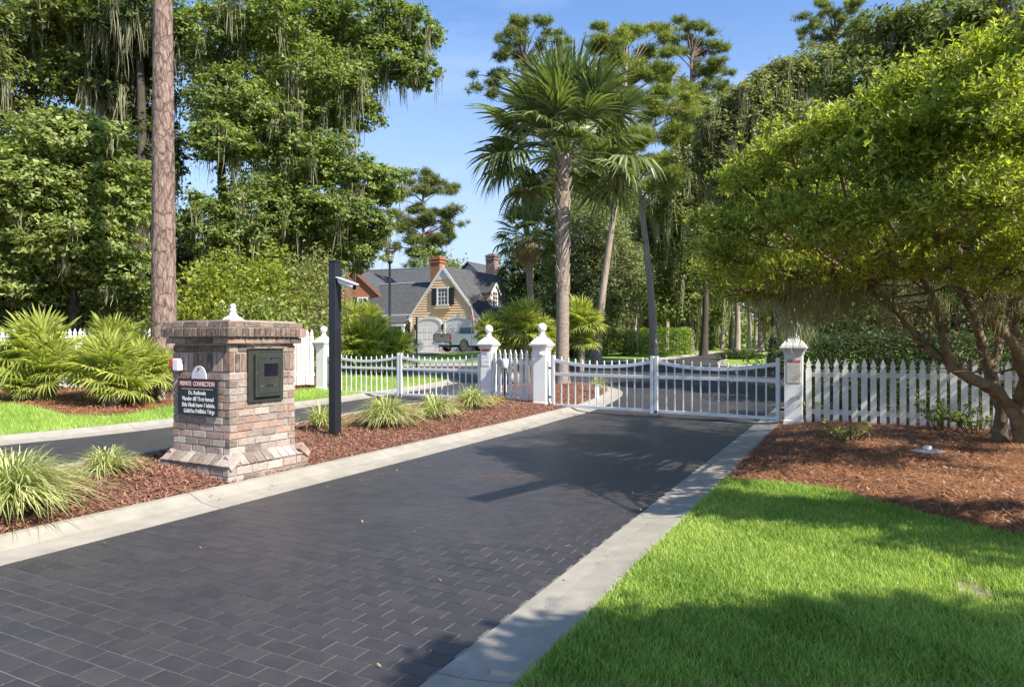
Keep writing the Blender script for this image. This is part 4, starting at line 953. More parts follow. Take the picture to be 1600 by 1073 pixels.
# ------------------------------------------------------------------ house
def clap_gable(hw, hwall, apex, pitch, y0, out=.03, xr=None):
    """lapped boards of a gable wall: list of wedges"""
    b = MB(); z = 0.
    while z < apex - .08:
        z1 = min(z + pitch, apex - .02)
        def half(zz): return hw if zz <= hwall else hw * (apex - zz) / (apex - hwall)
        a, c = half(z), half(z1)
        vs = [(-a, y0 - out, z), (a, y0 - out, z), (c, y0 - .004, z1), (-c, y0 - .004, z1), (-a, y0, z), (a, y0, z)]
        b.add(vs, [(0, 1, 2, 3), (4, 5, 1, 0)]); z = z1
    return b
HX, HY = -5.52, 55.; HZ = .8
def house():
    root = thing('house', 'tan clapboard house with a steep gable over two arched white garage doors', 'house', (HX, HY, HZ - .15), -R(29.4))
    hw, hwall, apex, L = 3.3, 3.02, 7.0, 14.
    b = MB(); b.prism([(-hw, -.3), (hw, -.3), (hw, hwall), (0, apex - .12), (-hw, hwall)], .0, L, 'y'); b.build('wall', M['siding'], root)
    o = clap_gable(hw, hwall, apex - .12, .205, -.002, .055).build('siding', M['siding'], root); o['kind'] = 'stuff'
    # right hand side wall boards
    b = MB(); z = 0
    while z < hwall: b.add([(hw + .035, 0, z), (hw + .035, L, z), (hw + .004, L, z + .205), (hw + .004, 0, z + .205), (hw, 0, z), (hw, L, z)], [(0, 1, 2, 3), (4, 5, 1, 0)]); z += .205
    o = b.build('siding', M['siding'], root); o['kind'] = 'stuff'
    s = (apex - hwall) / hw
    for sd_ in (-1, 1):
        b = MB(); e = hw + .38; ze = hwall - .38 * s
        b.add([(0, -.10, apex + .10), (0, L + .3, apex + .10), (sd_ * e, L + .3, ze + .10), (sd_ * e, -.10, ze + .10), (0, -.10, apex - .02), (0, L + .3, apex - .02), (sd_ * e, L + .3, ze - .02), (sd_ * e, -.10, ze - .02)],
              [(0, 1, 2, 3), (4, 5, 6, 7), (0, 1, 5, 4), (1, 2, 6, 5), (2, 3, 7, 6), (3, 0, 4, 7)]); b.build('roof', M['roof'], root)
        b = MB(); b.add([(0, -.14, apex + .13), (sd_ * (e + .05), -.14, ze + .13 - .05 * s), (sd_ * (e + .05), -.14, ze - .16), (0, -.14, apex - .22), (0, -.085, apex + .13), (sd_ * (e + .05), -.085, ze + .13 - .05 * s), (sd_ * (e + .05), -.085, ze - .16), (0, -.085, apex - .22)],
              [(0, 1, 2, 3), (4, 5, 6, 7), (0, 1, 5, 4), (1, 2, 6, 5), (2, 3, 7, 6)]); b.build('rake_board', M['trim'], root)
        b = MB(); b.box((sd_ * (e + .04), L / 2, ze - .03), (.12, L + .6, .2)); b.build('gutter', M['trim'], root)
        b = MB(); b.box((sd_ * (hw - .07), -.055, hwall / 2 - .2), (.17, .05, hwall + .4)); b.build('corner_board', M['trim'], root)
        b = MB(); b.box((sd_ * (hw + .2), -.07, hwall - .28), (.42, .15, .2)); b.build('eave_return', M['trim'], root)
    b = MB(); b.add([(-.62, -.06, apex - .98), (.62, -.06, apex - .98), (0, -.06, apex - .15)], [(0, 1, 2)]); b.build('gable_peak_panel', M['trim'], root)
    # garage doors
    for cx in (-1.42, 1.42):
        w, h0, h1 = 2.3, 2.4, 2.85; arc = [(cx + w / 2 * math.cos(a), h0 + (h1 - h0) * math.sin(a)) for a in np.linspace(0, math.pi, 14)]
        b = MB(); b.prism([(cx - w / 2, -.2)] + [(cx + w / 2, -.2)] + arc[:-1] + [(cx - w / 2, h0)], -.09, -.045, 'y'); g = b.build('garage_door', M['garage'], root)
        b = MB()
        for k in range(4):
            for j in range(4):
                if k * .55 + .3 < 2.2: b.box((cx - w / 2 + .3 + j * .565, -.098, .28 + k * .56), (.46, .016, .40))
        b.build('door_panel', M['garage'], g)
        o_ = [(cx + (w / 2 + .17) * math.cos(a), h0 + (h1 - h0 + .17) * math.sin(a)) for a in np.linspace(0, math.pi, 14)]
        b = MB(); poly = [(cx + w / 2 + .17, -.2)] + o_ + [(cx - w / 2 - .17, -.2), (cx - w / 2, -.2)] + arc[::-1] + [(cx + w / 2, -.2)]
        n = 14
        vs = []; fs = []
        for (ox, oz), (ix, iz) in zip([(cx + w / 2 + .17, -.2)] + o_ + [(cx - w / 2 - .17, -.2)], [(cx + w / 2, -.2)] + arc + [(cx - w / 2, -.2)]): vs += [(ox, -.13, oz), (ix, -.13, iz), (ox, -.03, oz), (ix, -.03, iz)]
        for i in range(len(vs) // 4 - 1):
            q = i * 4; fs += [(q, q + 1, q + 5, q + 4), (q, q + 4, q + 6, q + 2), (q + 1, q + 3, q + 7, q + 5)]
        b.add(vs, fs); b.build('door_surround', M['trim'], root)
    for cx in (-.08, .08 - 2.85): 
        b = MB(); b.box((cx + .08, -.16, 2.15), (.18, .14, .34), bev=.02); b.lathe([(.12, 0), (.02, .12)], 6, (cx + .08, -.16, 2.33)); b.build('wall_lantern', M['black'], root)
    # gable window
    def window(cx, y, z0, z1, w, nx, nz, parent, face='y', sh=True):
        wd = bpy.data.objects.new('window', None); lk(wd, parent); zc = (z0 + z1) / 2; h = z1 - z0
        def bx(c, d):
            return (c, d) if face == 'y' else ((-c[1], c[0], c[2]), (d[1], d[0], d[2]))
        def bb(nm, m, items):
            q = MB()
            for c, d in items: q.box(*bx(c, d))
            q.build(nm, M[m], wd)
        bb('pane', 'glass', [((cx, y - .05, zc), (w, .03, h))])
        bb('frame', 'trim', [((cx - w / 2 - .05, y - .08, zc), (.12, .07, h + .24)), ((cx + w / 2 + .05, y - .08, zc), (.12, .07, h + .24)), ((cx, y - .08, z1 + .06), (w + .2, .068, .13)), ((cx, y - .1, z0 - .06), (w + .3, .12, .13))])
        bb('muntin', 'trim', [((cx - w / 2 + w * (i + 1) / nx, y - .075, zc), (.035, .02, h)) for i in range(nx - 1)] + [((cx, y - .075, z0 + h * (i + 1) / nz), (w, .019, .035 if i + 1 != nz // 2 else .06)) for i in range(nz - 1)])
        if sh:
            for sg in (-1, 1): bb('shutter', 'shutter', [((cx + sg * (w / 2 + .11 + .27), y - .09, zc), (.46, .06, h + .1))])
    window(.0, -.03, 3.98, 5.25, .95, 3, 4, root)
    b = MB(); b.box((0, -.12, 3.72), (1.5, .16, .14)); b.build('window_shelf', M['siding'], root)
    # dormers on the right slope
    for ly in (3.7, 7.3):
        dm = bpy.data.objects.new('dormer', None); dm.location = (0, ly, 0); lk(dm, root); wx = 2.55; dw = .62; zb_, ze_, za_ = 3.2, 5.15, 5.85
        b = MB(); b.prism([(-dw, zb_), (dw, zb_), (dw, ze_), (0, za_), (-dw, ze_)], .3, wx, 'x'); b.build('wall', M['siding'], dm)
        for sg in (-1, 1):
            b = MB(); b.add([(.2, 0, za_ + .1), (wx + .2, 0, za_ + .1), (wx + .2, sg * (dw + .18), ze_ - .1), (.2, sg * (dw + .18), ze_ - .1), (.2, 0, za_), (wx + .2, 0, za_), (wx + .2, sg * (dw + .18), ze_ - .2), (.2, sg * (dw + .18), ze_ - .2)], [(0, 1, 2, 3), (4, 5, 6, 7), (0, 1, 5, 4), (1, 2, 6, 5), (2, 3, 7, 6), (3, 0, 4, 7)]); b.build('roof', M['roof'], dm)
            b = MB(); b.add([(wx + .205, 0, za_ + .12), (wx + .205, sg * (dw + .2), ze_ - .12), (wx + .205, sg * (dw + .2), ze_ - .28), (wx + .205, 0, za_ - .1), (wx + .02, 0, za_ - .1), (wx + .02, sg * (dw + .2), ze_ - .28)], [(0, 1, 2, 3), (3, 2, 5, 4)]); b.build('rake_board', M['trim'], dm)
        b = MB(); b.box((wx + .03, 0, 4.45), (.05, .95, 1.7)); b.prism([(-.5, 5.25), (.5, 5.25), (0, 5.7)], wx + .005, wx + .06, 'x'); b.build('face', M['trim'], dm)
        b = MB(); b.box((wx + .065, 0, 4.45), (.03, .6, 1.35)); b.build('pane', M['glass'], dm)
        b = MB(); b.box((wx + .085, 0, 4.45), (.02, .045, 1.35)); [b.box((wx + .084, 0, z), (.02, .6, .045)) for z in (4.1, 4.45, 4.8)]; b.build('muntin', M['trim'], dm)
    # left wing
    x0, x1, ya, yr, yb, zE, zR = -10.4, -.2, 1.1, 4.5, 7.9, 3.35, 6.35
    b = MB(); b.box(((x0 + x1 - 3) / 2, 4.5, 1.6), (x1 - x0 - 3.6, 6.2, 3.6)); b.build('wing_wall', M['sidingy'], root)
    for (y0, y1) in ((ya, yr), (yb, yr)):
        b = MB(); b.add([(x0, y0, zE), (x1, y0, zE), (x1, y1, zR), (x0, y1, zR), (x0, y0, zE - .12), (x1, y0, zE - .12), (x1, y1, zR - .12), (x0, y1, zR - .12)], [(0, 1, 2, 3), (4, 5, 6, 7), (0, 1, 5, 4), (3, 0, 4, 7), (2, 3, 7, 6), (1, 2, 6, 5)]); b.build('wing_roof', M['roof'], root)
    b = MB(); b.box(((x0 + x1) / 2, ya - .03, zE - .1), (x1 - x0, .14, .2)); b.box(((x0 + x1) / 2, yr, zR + .03), (x1 - x0, .16, .08)); b.build('wing_trim', M['trim'], root)
    b = MB(); b.box((-6.2, 1.37, 1.5), (1.3, .06, 1.6)); b.build('wing_window', M['glass'], root)
    b = MB(); b.add([(-7.2, -.9, 2.55), (-3.3, -.9, 2.55), (-3.3, 1.3, 3.35), (-6.6, 1.3, 3.35), (-7.2, -.9, 2.42), (-3.3, -.9, 2.42), (-3.3, 1.3, 3.22), (-6.6, 1.3, 3.22)], [(0, 1, 2, 3), (4, 5, 6, 7), (0, 1, 5, 4), (3, 0, 4, 7)]); b.build('porch_roof', M['roof'], root)
    b = MB(); b.box((-5.2, -.85, 2.36), (3.9, .14, .18)); b.build('porch_beam', M['trim'], root)
    for x in (-7.0, -5.2, -3.5): b = MB(); b.box((x, -.8, 1.1), (.2, .2, 2.4)); b.build('porch_post', M['trim'], root)
    b = MB(); b.box((-4.3, 1.3, .9), (1.1, .06, 2.3)); b.build('porch_door', M['shutter'], root)
    # chimneys
    for (x, y, zt, w, dd, m) in ((-3.55, 4.2, 8.35, 1.0, .9, 'hbrick'), (-2.2, 11.3, 9.3, .95, .9, 'brickb')):
        ch = MB(); ch.box((x, y, zt / 2 + 1.5), (w, dd, zt - 3 + .0)); c_ = ch.build('chimney', M[m], root)
        b = MB(); b.box((x, y, zt - .35), (w + .14, dd + .14, .12)); b.box((x, y, zt - .05), (w + .16, dd + .16, .16)); b.box((x, y, zt + .1), (w - .2, dd - .2, .14)); b.build('chimney_cap', M[m], c_)
house()
def brick_house():
    D = 63; X = (553 - 800) / FPX * D; root = thing('brick_house', 'orange brick gabled house seen left of the lamp post, behind the shrubs', 'house', (X, D, .7), -R(12))
    hw, hwall, apex = 4.0, 3.9, 7.5
    b = MB(); b.prism([(-hw, -.3), (hw, -.3), (hw, hwall), (0, apex), (-hw, hwall)], 0, 9, 'y'); b.build('wall', M['hbrick'], root)
    s = (apex - hwall) / hw
    for sg in (-1, 1):
        b = MB(); e = hw + .3; ze = hwall - .3 * s; b.add([(0, -.2, apex + .2), (0, 9.3, apex + .2), (sg * e, 9.3, ze + .2), (sg * e, -.2, ze + .2), (0, -.2, apex + .03), (0, 9.3, apex + .03), (sg * e, 9.3, ze + .03), (sg * e, -.2, ze + .03)], [(0, 1, 2, 3), (4, 5, 6, 7), (1, 2, 6, 5), (2, 3, 7, 6), (3, 0, 4, 7), (0, 1, 5, 4)]); b.build('roof', M['roof'], root)
        b = MB(); b.add([(0, -.24, apex + .22), (sg * e, -.24, ze + .22), (sg * e, -.24, ze - .08), (0, -.24, apex - .1)], [(0, 1, 2, 3)]); b.add([(0, -.2, apex + .22), (sg * e, -.2, ze + .22), (sg * e, -.2, ze - .08), (0, -.2, apex - .1)], [(0, 1, 2, 3)]); b.build('rake_board', M['hbrick'], root)
    for cx in (.9, -2.2):
        w = bpy.data.objects.new('window', None); lk(w, root)
        b = MB(); b.box((cx, -.05, 4.35), (.85, .04, 1.15)); b.build('pane', M['glass'], w)
        b = MB(); [b.box((cx + q, -.08, 4.35), (.14, .07, 1.4)) for q in (-.47, .47)]; b.box((cx, -.08, 4.99), (.8, .06, .13)); b.box((cx, -.08, 3.71), (.8, .06, .13)); b.box((cx, -.078, 4.35), (.05, .04, 1.2)); b.box((cx, -.077, 4.35), (.8, .04, .05)); b.build('frame', M['trim'], w)
        for q in (-.8, .8): b = MB(); b.box((cx + q, -.08, 4.35), (.45, .05, 1.4)); b.build('shutter', M['shutter'], w)
brick_house()
def far_house(label, px, D, py_top, w, dep, hr, rz, m='roof'):
    X, Y, Z = PW(px, py_top, D); root = thing('far_house', label, 'house', (X, D, .8), R(rz)); top = Z - .8; ze = top - hr
    b = MB(); b.box((0, 0, ze / 2), (w, dep, ze)); b.build('wall', M['steel' if m == 'gable' else 'sidingy'], root)
    for sg in (-1, 1):
        b = MB(); b.add([(-w / 2 - .3, 0, top), (w / 2 + .3, 0, top), (w / 2 + .3, sg * (dep / 2 + .3), ze - .1), (-w / 2 - .3, sg * (dep / 2 + .3), ze - .1), (-w / 2 - .3, 0, top - .15), (w / 2 + .3, 0, top - .15), (w / 2 + .3, sg * (dep / 2 + .3), ze - .25), (-w / 2 - .3, sg * (dep / 2 + .3), ze - .25)], [(0, 1, 2, 3), (4, 5, 6, 7), (0, 1, 5, 4), (1, 2, 6, 5), (2, 3, 7, 6), (3, 0, 4, 7)]); b.build('roof', M['roof'], root)
    b = MB()
    for sg in (-1, 1): b.prism([(-dep / 2, ze - .05), (dep / 2, ze - .05), (0, top - .2)], sg * (w / 2 - .1), sg * (w / 2), 'x')
    b.build('gable', M['steel'], root)
    b = MB(); b.box((0, 0, top + .02), (w + .6, .2, .08)); b.build('ridge_cap', M['steel'], root)
    b = MB(); [b.box((q, -dep / 2 - .02, ze * .5), (1, .05, 1.4)) for q in (-w * .25, w * .25)]; b.build('window', M['glass'], root)
far_house('grey roofed house rising behind the lamp post and brick chimney', 628, 78, 420, 9, 8, 3.2, -20)
far_house('blue grey gabled house peeking out behind the stone chimney', 762, 84, 415, 9, 7.5, 3.4, 62)

# ------------------------------------------------------------------ pickup truck
def truck():
    D = 49.5; X = (691 - 800) / FPX * D; root = thing('pickup_truck', 'silver blue pickup truck parked on the driveway in front of the garage', 'pickup truck', (X, D, float(gz(0, D)) + .1), -R(42))
    # local: +y forward, rear at y=0, centre x
    W = .98
    b = MB(); side = [(0, .62), (0, 1.28), (2.35, 1.30), (2.42, 1.30), (4.25, 1.24), (5.45, 1.12), (5.62, .95), (5.65, .55), (5.1, .5), (4.95, .8), (4.6, .98), (4.25, .8), (4.1, .45), (1.75, .45), (1.62, .8), (1.27, .98), (.9, .8), (.78, .5), (0.05, .5)]
    for sg in (-1, 1): b.prism([(y, z) for y, z in side], sg * (W - .07), sg * W, 'x')
    b.box((0, 3.9, .85), (1.82, 3.3, .75), bev=.05); b.box((0, 4.9, .9), (1.84, 1.45, .55), bev=.08); b.box((0, 2.32, .93), (1.82, .08, .7)); b.box((0, 1.2, .72), (1.5, 2.3, .08))
    b.build('body', M['carpaint'], root)
    cab = [(2.40, 1.27), (2.55, 1.85), (2.75, 1.89), (3.75, 1.88), (3.95, 1.83), (4.55, 1.22)]
    b = MB(); vs = []
    for sg in (-1, 1):
        for y, z in cab: vs.append((sg * (W - .05 - .16 * max(0, (z - 1.25) / .64)), y, z))
    n = len(cab); b.add(vs, [tuple(range(n)), tuple(range(2 * n - 1, n - 1, -1))] + [(i, i + n, (i + 1) % n + n, (i + 1) % n) for i in range(n)]); b.build('cab', M['carpaint'], root)
    b = MB(); b.add([(-.76, 2.425, 1.33), (.76, 2.425, 1.33), (.69, 2.535, 1.78), (-.69, 2.535, 1.78)], [(0, 1, 2, 3)]); b.v = [(x, y - .012, z) for x, y, z in b.v]; b.build('rear_window', M['glass'], root)
    for sg in (-1, 1):
        b = MB()
        for ya, yb_, ta, tb in ((2.62, 3.18, 2.75, 3.18), (3.25, 4.05, 3.25, 3.72)): b.add([(sg * (W - .045), ya, 1.33), (sg * (W - .045), yb_, 1.33), (sg * (W - .045 - .135), tb, 1.79), (sg * (W - .045 - .135), ta, 1.79)], [(0, 1, 2, 3)])
        b.build('side_window', M['glass'], root)
        b = MB(); b.box((sg * (W + .12), 3.85, 1.36), (.22, .08, .2), bev=.02); b.build('mirror', M['black'], root)
        b = MB(); b.box((sg * (W + .001), 2.75, 1.06), (.03, .14, .035)); b.box((sg * (W + .001), 3.62, 1.06), (.03, .14, .035)); b.build('door_handle', M['chrome'], root)
        b = MB(); b.box((sg * (W - .09), -.008, 1.05), (.16, .07, .40), bev=.015); b.build('tail_light', M['lens'], root)
        for y in (1.27, 4.6):
            wh = bpy.data.objects.new('wheel', None); wh.location = (sg * (W - .14), y, .38); wh.rotation_euler = (0, R(90), 0); lk(wh, root)
            b = MB(); b.lathe([(.24, -.125), (.35, -.125), (.385, -.09), (.385, .09), (.35, .125), (.24, .125)], 28); b.build('tyre', M['tyre'], wh)
            b = MB(); b.lathe([(.235, -.13), (.22, -.11), (.07, -.10), (.06, -.12)], 20)
            for k in range(6):
                for z_ in (-.125, .125): b.box((.14, 0, 0), (.17, .055, .02), M=Matrix.Rotation(k * math.pi / 3, 4, 'Z') @ Matrix.Translation((0, 0, z_)))
            b.lathe([(.245, .12), (.235, .132), (.22, .11)], 20); b.build('rim', M['chrome'], wh)
            b = MB(); b.lathe([(.23, -.09), (.23, .09)], 20); b.build('brake_disc', M['black'], wh)
    b = MB(); b.box((0, -.02, .99), (1.62, .06, .56), bev=.02); t = b.build('tailgate', M['tailg'], root); b = MB(); b.box((0, -.06, 1.12), (.26, .03, .08)); b.build('handle', M['black'], t)
    b = MB(); b.box((0, -.035, 1.285), (1.7, .1, .04)); b.build('tailgate_rail', M['black'], root)
    b = MB(); b.box((0, -.12, .58), (1.9, .2, .18), bev=.03); b.build('rear_bumper', M['chrome'], root)
    b = MB(); b.box((.15, -.225, .6), (.34, .012, .17)); b.build('licence_plate', M['signwhite'], root)
    b = MB(); b.box((0, 2.4, .42), (1.2, 4.4, .18)); b.tube([(-.8, 1.27, .38), (.8, 1.27, .38)], .06, 8); b.lathe([(.05, -.05), (.12, 0), (.05, .05)], 10, (0, 1.27, .38)); b.build('chassis', M['black'], root)
truck()

# ------------------------------------------------------------------ ornamental grasses in the median
for (px, py, n, L, H, dry, lab) in [
        (18, 800, 1500, .86, .52, 0, 'largest pale green ornamental grass clump, cut by the left edge beside the kerb'),
        (165, 745, 420, .58, .36, 0, 'medium pale ornamental grass clump just left of the brick pillar'),
        (-60, 760, 300, .9, .5, 0, 'pale ornamental grass clump at the left edge by the exit lane'),
        (502, 671, 260, .62, .46, 0, 'small thin ornamental grass clump right behind the black post'),
        (603, 668, 900, .9, .55, 0, 'big rounded ornamental grass clump right of the black post'),
        (680, 655, 560, .78, .5, 0, 'middle ornamental grass clump in front of the left gate, right of the big one'),
        (738, 641, 480, .8, .55, 0, 'ornamental grass clump at the foot of the pillar with the paper notices'),
        (775, 632, 160, .50, .28, 1, 'low straw coloured grass tuft at the foot of the short picket fence'),
        (935, 612, 130, .60, .55, 0, 'fresh grass clump in the mulch behind the main gate')]:
    x, y = PG(px, py, .14); grass_clump(lab, (x, y), .13 + float(gz(x, y)), n, L, H, dry, 'ornamental grasses in the median', .0095 if y < 8 else .014)

# ------------------------------------------------------------------ palms
ux, uy = PG(874, 607, .05)
sabal('tallest cabbage palm with a boot covered trunk rising behind the main gate', (1.62, 22.0), 7.55, .215, 1.12, 50, lean=(.04, 0), boots=(.40, 78), elmin=-30)
for i in range(9):    # split old boots round the middle of the trunk
    pass
sabal('short cabbage palm wearing a skirt of brown dead fronds beside the house', ((834 - 800) / FPX * 38, 38), 6.9, .2, .80, 34, lean=(-.35, 0), dead=34, boots=(.9, 8), elmin=-30)
G_ = 'clipped fan palms planted round the gates'
fanbush('large bright fan palm clump at far left in front of the picket fence', (PW(72, 575, 15.4)[0], 15.4), [(-.15, 0, .85, 1.45), (.45, -.35, .55, 1.1), (-.75, -.2, .45, 1.05), (.0, -.5, .25, .8)], z=.25, group=G_)
fanbush('fan palm with upright fronds between the two big clumps at left', (PW(178, 560, 16.0)[0], 16.0), [(0, 0, .95, 1.2), (.35, .2, .8, 1.05)], z=.28, group=G_)
fanbush('round low fan palm nearest the left verge grass', (PW(168, 590, 14.3)[0], 14.3), [(0, 0, .62, 1.2), (.35, -.1, .35, .9)], z=.22, group=G_)
fanbush('right hand fan palm of the left group, next to the brick pillar', (PW(220, 585, 14.9)[0], 14.9), [(0, 0, .55, 1.0), (-.3, .2, .7, .8)], z=.24, group=G_)
fanbush('small fan palm at the foot of the big pine trunk', (PW(252, 560, 15.6)[0], 15.6), [(0, 0, .6, .75)], z=.26, group=G_, nf=22)
fanbush('broad fan palm behind the left gate in front of the house porch', (PW(575, 540, 26)[0], 26), [(0, 0, 1.0, 1.75), (1.0, .3, .8, 1.4), (-.9, .2, .9, 1.3), (.3, -.5, .5, 1.2)], group=G_)
fanbush('bushy fan palm half behind the black post, left of the broad one', (PW(545, 500, 29)[0], 29), [(0, 0, 1.7, 1.7), (.9, 0, 1.9, 1.3), (-.6, .3, 1.3, 1.4)], group=G_)
fanbush('trunked fan palm clump with three heads right of the pickup truck', (PW(822, 530, 24)[0], 24), [(0, 0, 1.75, 1.5), (-.75, .1, 1.25, 1.15), (-1.25, -.1, 1.6, 1.0), (.55, .2, 1.35, 1.2), (-.4, .4, 2.0, .95)], group=G_, sc=1.3)
fanbush('fan palm with spiky round head right of the tallest palm trunk', (PW(908, 500, 30)[0], 30), [(0, 0, 1.9, 1.65), (.1, .3, 1.1, 1.2)], group=G_, sc=1.2)

# ------------------------------------------------------------------ hedges and shrubs
def shrub(label, px0, px1, pytop, D, depth, leaf='hedge', size=.09, n=4000, zb=None, cat='shrub', name='shrub', group=None, box=False, bark='bark'):
    X0, X1 = (px0 - 800) / FPX * D, (px1 - 800) / FPX * D; zt = CAMZ + (536.5 - pytop) * D / FPX; zb = float(gz(0, D)) if zb is None else zb
    root = thing(name, label, cat, ((X0 + X1) / 2, D, zb), 0, group); w = (X1 - X0) / 2; h = zt - zb
    t = MB()
    for k in range(max(3, int(w * 3))): x = rnd.uniform(-w * .7, w * .7); t.tube([(x, rnd.uniform(-.2, .2), -.05), (x + rnd.uniform(-.15, .15), rnd.uniform(-.2, .2), h * .45), (x + rnd.uniform(-.4, .4), rnd.uniform(-.3, .3), h * .8)], [.035, .025, .008], 5)
    t.build('stem', M[bark], root)
    if box:
        u = RG.uniform(-1, 1, (n, 3)); ax = RG.integers(0, 3, n); sg = RG.choice([-1, 1], n); k = RG.uniform(0, 1, n) < .75
        for a in range(3): q = k & (ax == a); u[q, a] = sg[q] * RG.uniform(.82, 1.04, q.sum())
        P = u * [w, depth, h / 2] + [0, 0, h / 2]; P += .05 * np.sin(P[:, [1, 2, 0]] * 7); tone = RG.normal(0, .1, n); out = u * [.5, 1, 1]
    else:
        P, tn, _ = blob_points((0, 0, h * .5), (w, depth, h * .52), int(n * 1.5), 24, .7, .5, .26); tone = tn; out = None
        P = P[P[:, 2] > 0.02] if False else P; P[:, 2] = np.abs(P[:, 2])
    V, F, k = tris(P, size * .9, None, .6, .3, out)
    meshobj('foliage', npmesh('foliage', V, F, M['leaf_' + leaf], np.repeat(np.clip(RG.beta(1.6, 2., len(P)) + tone, 0, 1), k)), root); return root
shrub('long clipped dark hedge behind the right picket fence', 1275, 1620, 522, 13.6, .7, 'dark', .07, 16000, 0.1, 'hedge', 'hedge', box=True)
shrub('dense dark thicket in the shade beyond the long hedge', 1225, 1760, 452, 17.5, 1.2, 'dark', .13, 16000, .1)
shrub('bright green clipped hedge block beside the street, left of the island tree', 1003, 1076, 513, 44, 1.1, 'hedge', .13, 5000, .8, 'hedge', 'hedge', box=True)
shrub('mid green rounded shrub joined to the bright clipped hedge', 962, 1010, 517, 43, 1.2, 'bright', .14, 2600, .8)
shrub('dark rounded shrub left of the bright hedge', 918, 972, 514, 42, 1.3, 'oak', .14, 2600, .8)
shrub('dark glossy shrub in the straw bed right of the tallest palm', 872, 905, 518, 40, 1.2, 'dark', .15, 2000, .75)
shrub('small rusty leaved shrub between the dark shrubs beyond the gate', 896, 922, 520, 39, .8, 'rusty', .12, 1100, .75)
shrub('low dark clipped round hedge circling the island tree', 1125, 1188, 549, 38.5, 1.1, 'dark', .09, 4200, .66, 'hedge', 'hedge')
shrub('reddish shrub among the tree trunks beyond the street', 1085, 1122, 505, 66, 1.6, 'rusty', .2, 1300, .8)
shrub('grey green shrub at the edge of the far woods', 1185, 1222, 505, 70, 2, 'olive', .2, 1300, .8)
shrub('tall bright shrub behind the brick pillar finial', 285, 395, 405, 21, 1.6, 'laurel', .14, 7500, .3)
shrub('tall bright shrub left of the black post, tallest of the shrub row', 370, 470, 398, 22.5, 1.8, 'laurel', .14, 7500, .3)
shrub('grey green tall shrub directly left of the black post', 445, 528, 408, 23.5, 1.8, 'olive', .13, 6000, .3)
shrub('dark shrub filling the gap behind the brick pillar', 320, 470, 462, 20.5, 1.0, 'bright', .12, 4200, .3)
shrub('dark understorey shrub behind the left picket fence', -60, 120, 452, 20.5, 1.5, 'dark', .15, 5200, .3)
shrub('mixed shrub behind the left picket fence beside the pine trunk', 110, 262, 448, 21.5, 1.5, 'oak', .15, 5200, .3)
shrub('green shrub behind the fan palm, below the lamp post', 596, 640, 515, 31, 1.0, 'bright', .11, 2200, .4)
shrub('dark shrub hiding the foot of the brick house', 522, 600, 505, 37, 1.5, 'olive', .16, 2600, .6)
shrub('low bush beside the right flank of the house', 775, 850, 505, 48, 1.6, 'dark', .16, 2600, .8)
for (px, py, hh, nn, ww, lab) in [(1272, 658, .42, 170, .42, 'small leafy plant at the foot of the mossy gate pillar'), (1422, 664, .45, 190, .45, 'dark low plant against the pickets, left of the big tree trunks'),
                          (1478, 676, .50, 260, .55, 'taller leafy plant against the pickets beside the leaning trunk'), (1525, 680, .42, 200, .5, 'leafy plant right at the foot of the twisted trunks'), (1330, 690, .28, 110, .5, 'sparse seedling patch in the straw before the pickets')]:
    x, y = PG(px, py, .1); z = zbed1(x, y); root = thing('small_plant', lab, 'plant', (x, y, z), 0, 'low plants along the right picket fence'); t = MB(); P = []
    for k in range(11):
        e = Vector((rnd.uniform(-ww, ww), rnd.uniform(-.25, .25), hh * rnd.uniform(.5, 1.1))); t.tube([(e.x * .3, e.y * .3, -.02), e * .6, e], [.008, .006, .003], 4)
        for j in range(nn // 11): f = rnd.uniform(.35, 1.05); P.append((e.x * f + rnd.uniform(-.06, .06), e.y * f + rnd.uniform(-.06, .06), e.z * f + rnd.uniform(-.03, .05)))
    t.build('stem', M['bark'], root); P = np.array(P); V, F, k = kites(P, .085, None, .5); meshobj('foliage', npmesh('foliage', V, F, M['leaf_bright'], np.repeat(RG.uniform(0, 1, len(P)), k)), root)

# ------------------------------------------------------------------ big pine trunk at left
def big_pine():
    x, y = -8.14, 16.0; z = zleft(x, y) - .05; root = thing('pine_tree', 'tall straight pine with a bare reddish trunk, left of the brick pillar', 'tree', (x, y, z))
    n = 70; m_ = 26; V = []; F = []
    for i in range(n + 1):
        f = i / n; h = 17 * f; r = .285 * (1 - .5 * f) * (1 + .4 * math.exp(-h * 1.6))
        for k in range(m_):
            a = 2 * math.pi * k / m_; rr = r * (1 + .035 * math.sin(a * 9 + math.sin(h * 2.3) * 2) + RG.normal(0, .014)); V.append((-.04 * math.sin(f * 3) + rr * math.cos(a), rr * math.sin(a), h))
    for i in range(n):
        for k in range(m_): F.append((i * m_ + k, i * m_ + (k + 1) % m_, (i + 1) * m_ + (k + 1) % m_, (i + 1) * m_ + k))
    meshobj('trunk', npmesh('trunk', V, F, M['barkpine'], smooth=True), root)
    Vs = []; Fs = []; Rv = []; off = 0; t = MB()
    for k in range(9):
        a = k * 2.4; c = (1.9 * math.cos(a), 1.9 * math.sin(a), 14.2 + (k % 4) * 1.0); P, tone, sc = blob_points(c, (1.5, 1.5, .7), 700, 20); Vv, Ff, kk = needles(P, .22, None); Vs.append(Vv); Fs.append(Ff + off); off += len(Vv); Rv.append(np.repeat(np.clip(RG.beta(1.6, 2, len(P)) + tone, 0, 1), kk))
        t.tube([(.0, 0, c[2] - 1), Vector(c) * 1.0], [.07, .02], 5)
    t.build('limb', M['barkpine'], root); meshobj('crown', npmesh('crown', np.concatenate(Vs), np.concatenate(Fs), M['leaf_pine'], np.concatenate(Rv)), root)
big_pine()

